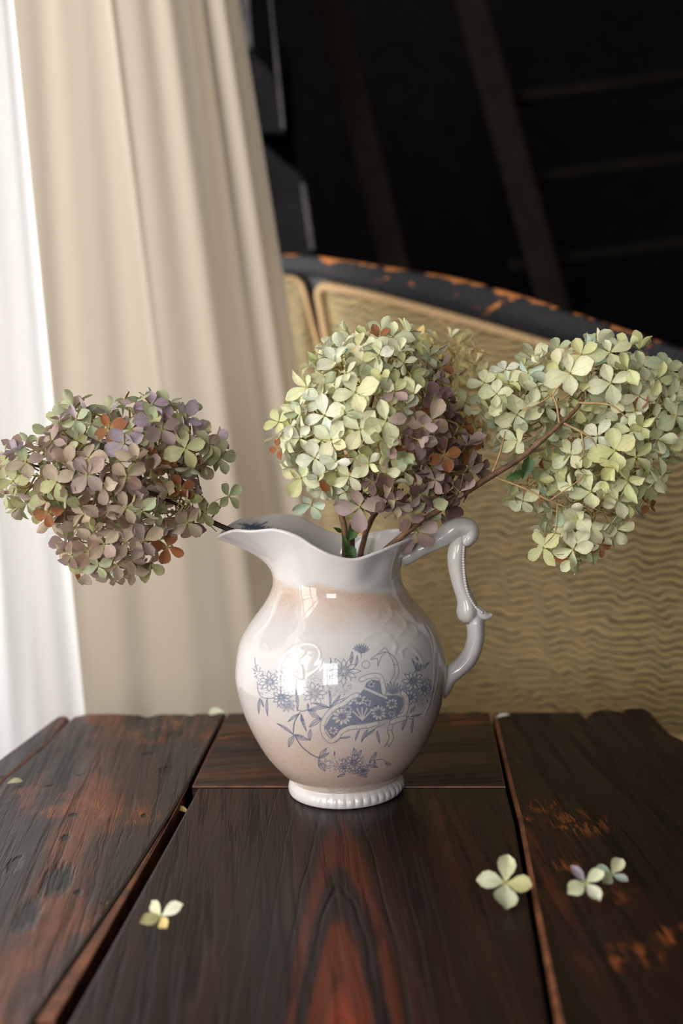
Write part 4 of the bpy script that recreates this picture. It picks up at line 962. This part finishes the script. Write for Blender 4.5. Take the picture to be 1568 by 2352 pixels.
# ------------------------------------------------------------------ settee behind the table
SA = at_y(740, 700, .60); SB = at_y(1568, 700, .34)
SDIR = np.array([SB[0] - SA[0], SB[1] - SA[1], 0]); SDIR /= np.linalg.norm(SDIR); SN = np.array([SDIR[1], -SDIR[0], 0.0])   # towards the viewer side
if SN[1] > 0: SN = -SN
def on_s(x, y, off=0.0):
    d_ = ray(x, y); q = SA + SN * off; return CAM + d_ * (((q - CAM) @ SN) / (d_ @ SN))
def settee():
    T = tag(empty('settee', (.2, .5, FZ)), 'old settee with gold moire upholstered back and chipped black sloping top rail', 'settee')
    def cushion(px, puff, name='upholstered_panel', rings=10, mat='moire', gr=.006):
        O = [on_s(x, y) for x, y in px]; n = len(O); cen = np.mean(O, 0); V, F, UV = [], [], []
        for k in range(rings):
            t = k / rings
            for p in O:
                v = cen + (p - cen) * (1 - t) + SN * puff * (1 - (1 - min(1, t * 2.2)) ** 2); V.append(v); UV.append(((v - SA) @ SDIR, v[2]))
        V.append(cen + SN * puff); UV.append(((cen - SA) @ SDIR, cen[2]))
        for k in range(rings - 1):
            for i in range(n): F.append((k * n + i, k * n + (i + 1) % n, (k + 1) * n + (i + 1) % n, (k + 1) * n + i))
        for i in range(n): F.append(((rings - 1) * n + i, (rings - 1) * n + (i + 1) % n, rings * n))
        o = mesh_obj(name, V, F, M[mat], T, True); l = o.data.uv_layers.new(name='UVMap')
        for lp in o.data.loops: l.data[lp.index].uv = UV[lp.vertex_index]
        A = [p + SN * .004 for p in O]; A = A + [A[0]]; Vt, Ft = tube_np(A, [gr] * len(A), 8, False); mesh_obj('gimp_trim', Vt, Ft, M['gimp'], o, True); return o
    dens = lambda L: [tuple(p) for p in spline(np.array(L), 4)]
    big = dens([(742, 700), (738, 676), (745, 662), (764, 660), (860, 678), (1000, 716), (1130, 752), (1250, 788), (1400, 830), (1568, 880), (1760, 940)]) + dens([(1775, 980), (1780, 1300), (1775, 1690), (1740, 1706), (1568, 1700), (1400, 1716), (1200, 1740), (960, 1770), (925, 1760)]) + dens([(915, 1720), (880, 1500), (838, 1240), (800, 1020)])
    cushion(big, .02)
    small = dens([(612, 640), (640, 634), (670, 636), (692, 646), (704, 668), (722, 740), (745, 830), (800, 1100), (850, 1400)]) + dens([(860, 1700), (800, 1700), (740, 1700), (640, 1100)])
    cushion(small, .012, gr=.0034)
    # frame: backing board, sloping top rail with chipped edge
    back = [on_s(x, y, -.004) for x, y in [(600, 592), (660, 585), (790, 598), (1060, 646), (1330, 726), (1568, 806), (1800, 880), (1800, 2100), (720, 2100)]]
    bm_obj('back_board', prism_bm(back, tuple(-SN * .03), .002), [M['black_paint'], M['black_paint']], T)
    topc = spline(np.array([(600, 585), (700, 586), (790, 598), (920, 618), (1060, 642), (1200, 680), (1330, 722), (1450, 762), (1568, 802), (1800, 882)]), 6)
    botc = spline(np.array([(600, 628), (700, 634), (790, 652), (920, 684), (1060, 722), (1200, 762), (1330, 800), (1450, 836), (1568, 868), (1800, 944)]), 6)
    V, F, E_ = [], [], []; m = len(topc); prof = [(1.0, .002, 0), (1.0, .017, 0), (.94, .021, 0), (.5, .0215, .05), (.14, .021, .3), (.03, .0195, 1), (0, .017, 1.0), (-.02, .012, .9), (0, -.02, .4), (.4, -.03, 0)]
    for a, b in zip(topc, botc):
        for t, off, e in prof: V.append(on_s(a[0] + (b[0] - a[0]) * t, a[1] + (b[1] - a[1]) * t, off)); E_.append(e)
    k = len(prof)
    for i in range(m - 1):
        for j in range(k): F.append((i * k + j, i * k + (j + 1) % k, (i + 1) * k + (j + 1) % k, (i + 1) * k + j))
    F.append(tuple(range(k))); F.append(tuple(range((m - 1) * k, m * k)))
    o = mesh_obj('top_rail', V, F, M['rail'], T, True); at = o.data.attributes.new('edge', 'FLOAT', 'POINT'); at.data.foreach_set('value', np.array(E_, np.float32))
    # seat below the back, and legs, out of sight behind the table
    s0, s1 = on_s(900, 1740), on_s(1760, 1740); z1 = -.17
    quad = [np.array([s0[0], s0[1], z1]) + SN * .01, np.array([s1[0], s1[1], z1]) + SN * .01]
    quad = quad + [quad[1] + SN * .12, quad[0] + SN * .12]
    bm = prism_bm(quad, (0, 0, -.08), .012); o = bm_obj('seat', bm, [M['gimp'], M['gimp']], T)
    for q in quad:
        c = np.mean(quad, 0); q = q + (c - q) * .08
        Vt, Ft = tube_np([(q[0], q[1], -.24), (q[0], q[1], -.34), (q[0], q[1], -.45), (q[0], q[1], FZ)], [.018, .02, .014, .012], 10); mesh_obj('leg', Vt, Ft, M['black_paint'], T, True)
settee()

# ------------------------------------------------------------------ dark things at the back of the room
def rack():
    Y = .95
    r_ = tag(empty('wooden_rack', (.2, Y, FZ)), 'dark brown wooden rack leaning behind the settee', 'rack')
    def bar(name, x0, y0, x1, y1, wd, Yb, mat):
        a, b = at_y(x0, y0, Yb), at_y(x1, y1, Yb); t = b - a; t /= np.linalg.norm(t); s_ = np.array([t[2], 0, -t[0]]); h = wd / 2 * (Yb - CAM[1]) / FPX
        bm_obj(name, prism_bm([a - s_ * h, a + s_ * h, b + s_ * h, b - s_ * h], (0, .03, 0), .003), [mat, mat], r_)
    for x0, x1 in ((720, 1180), (1040, 1560)): bar('upright', x0, -160, x1, 1740, 62, Y, M['batten'])
    for y in (-60, 205, 395, 590): bar('rung', 1175, y + 18, 1900, y - 78, 26, Y + .02, M['rung'])
rack()
def steps():
    c = tag(empty('step_shelf', (-.1, .82, FZ)), 'dark grey stepped shelf unit with painted glints along its edges beside the curtain', 'shelf')
    Y = .80
    def slab(px, edge, k):
        bm_obj('side_board', prism_bm([at_y(x, y, Y + k) for x, y in px], (0, .10, 0), .003), [M['grey_paint'], M['grey_paint']], c)
        P = [at_y(x, y, Y + k - .003) for x, y in edge]
        bm_obj('glint_strip', prism_bm(P, (0, .02, 0), .001), [M['glint_grey'], M['glint_grey']], c)  # strip coloured as the lit edge of the board
    slab([(430, -200), (548, -200), (572, 104), (430, 120)], [(540, -200), (556, -200), (580, 106), (564, 106)], 0)
    slab([(470, 90), (572, 108), (630, 170), (652, 300), (480, 300)], [(606, -120), (612, -120), (654, 296), (647, 296)], .02)
    slab([(500, 300), (590, 316), (694, 404), (716, 574), (730, 640), (500, 640)], [(690, 420), (700, 420), (722, 572), (712, 572)], .04)
    bm_obj('cabinet_body', box_bm(-.30, -.045, Y + .15, Y + .35, FZ, .75), M['grey_paint'], c)
steps()
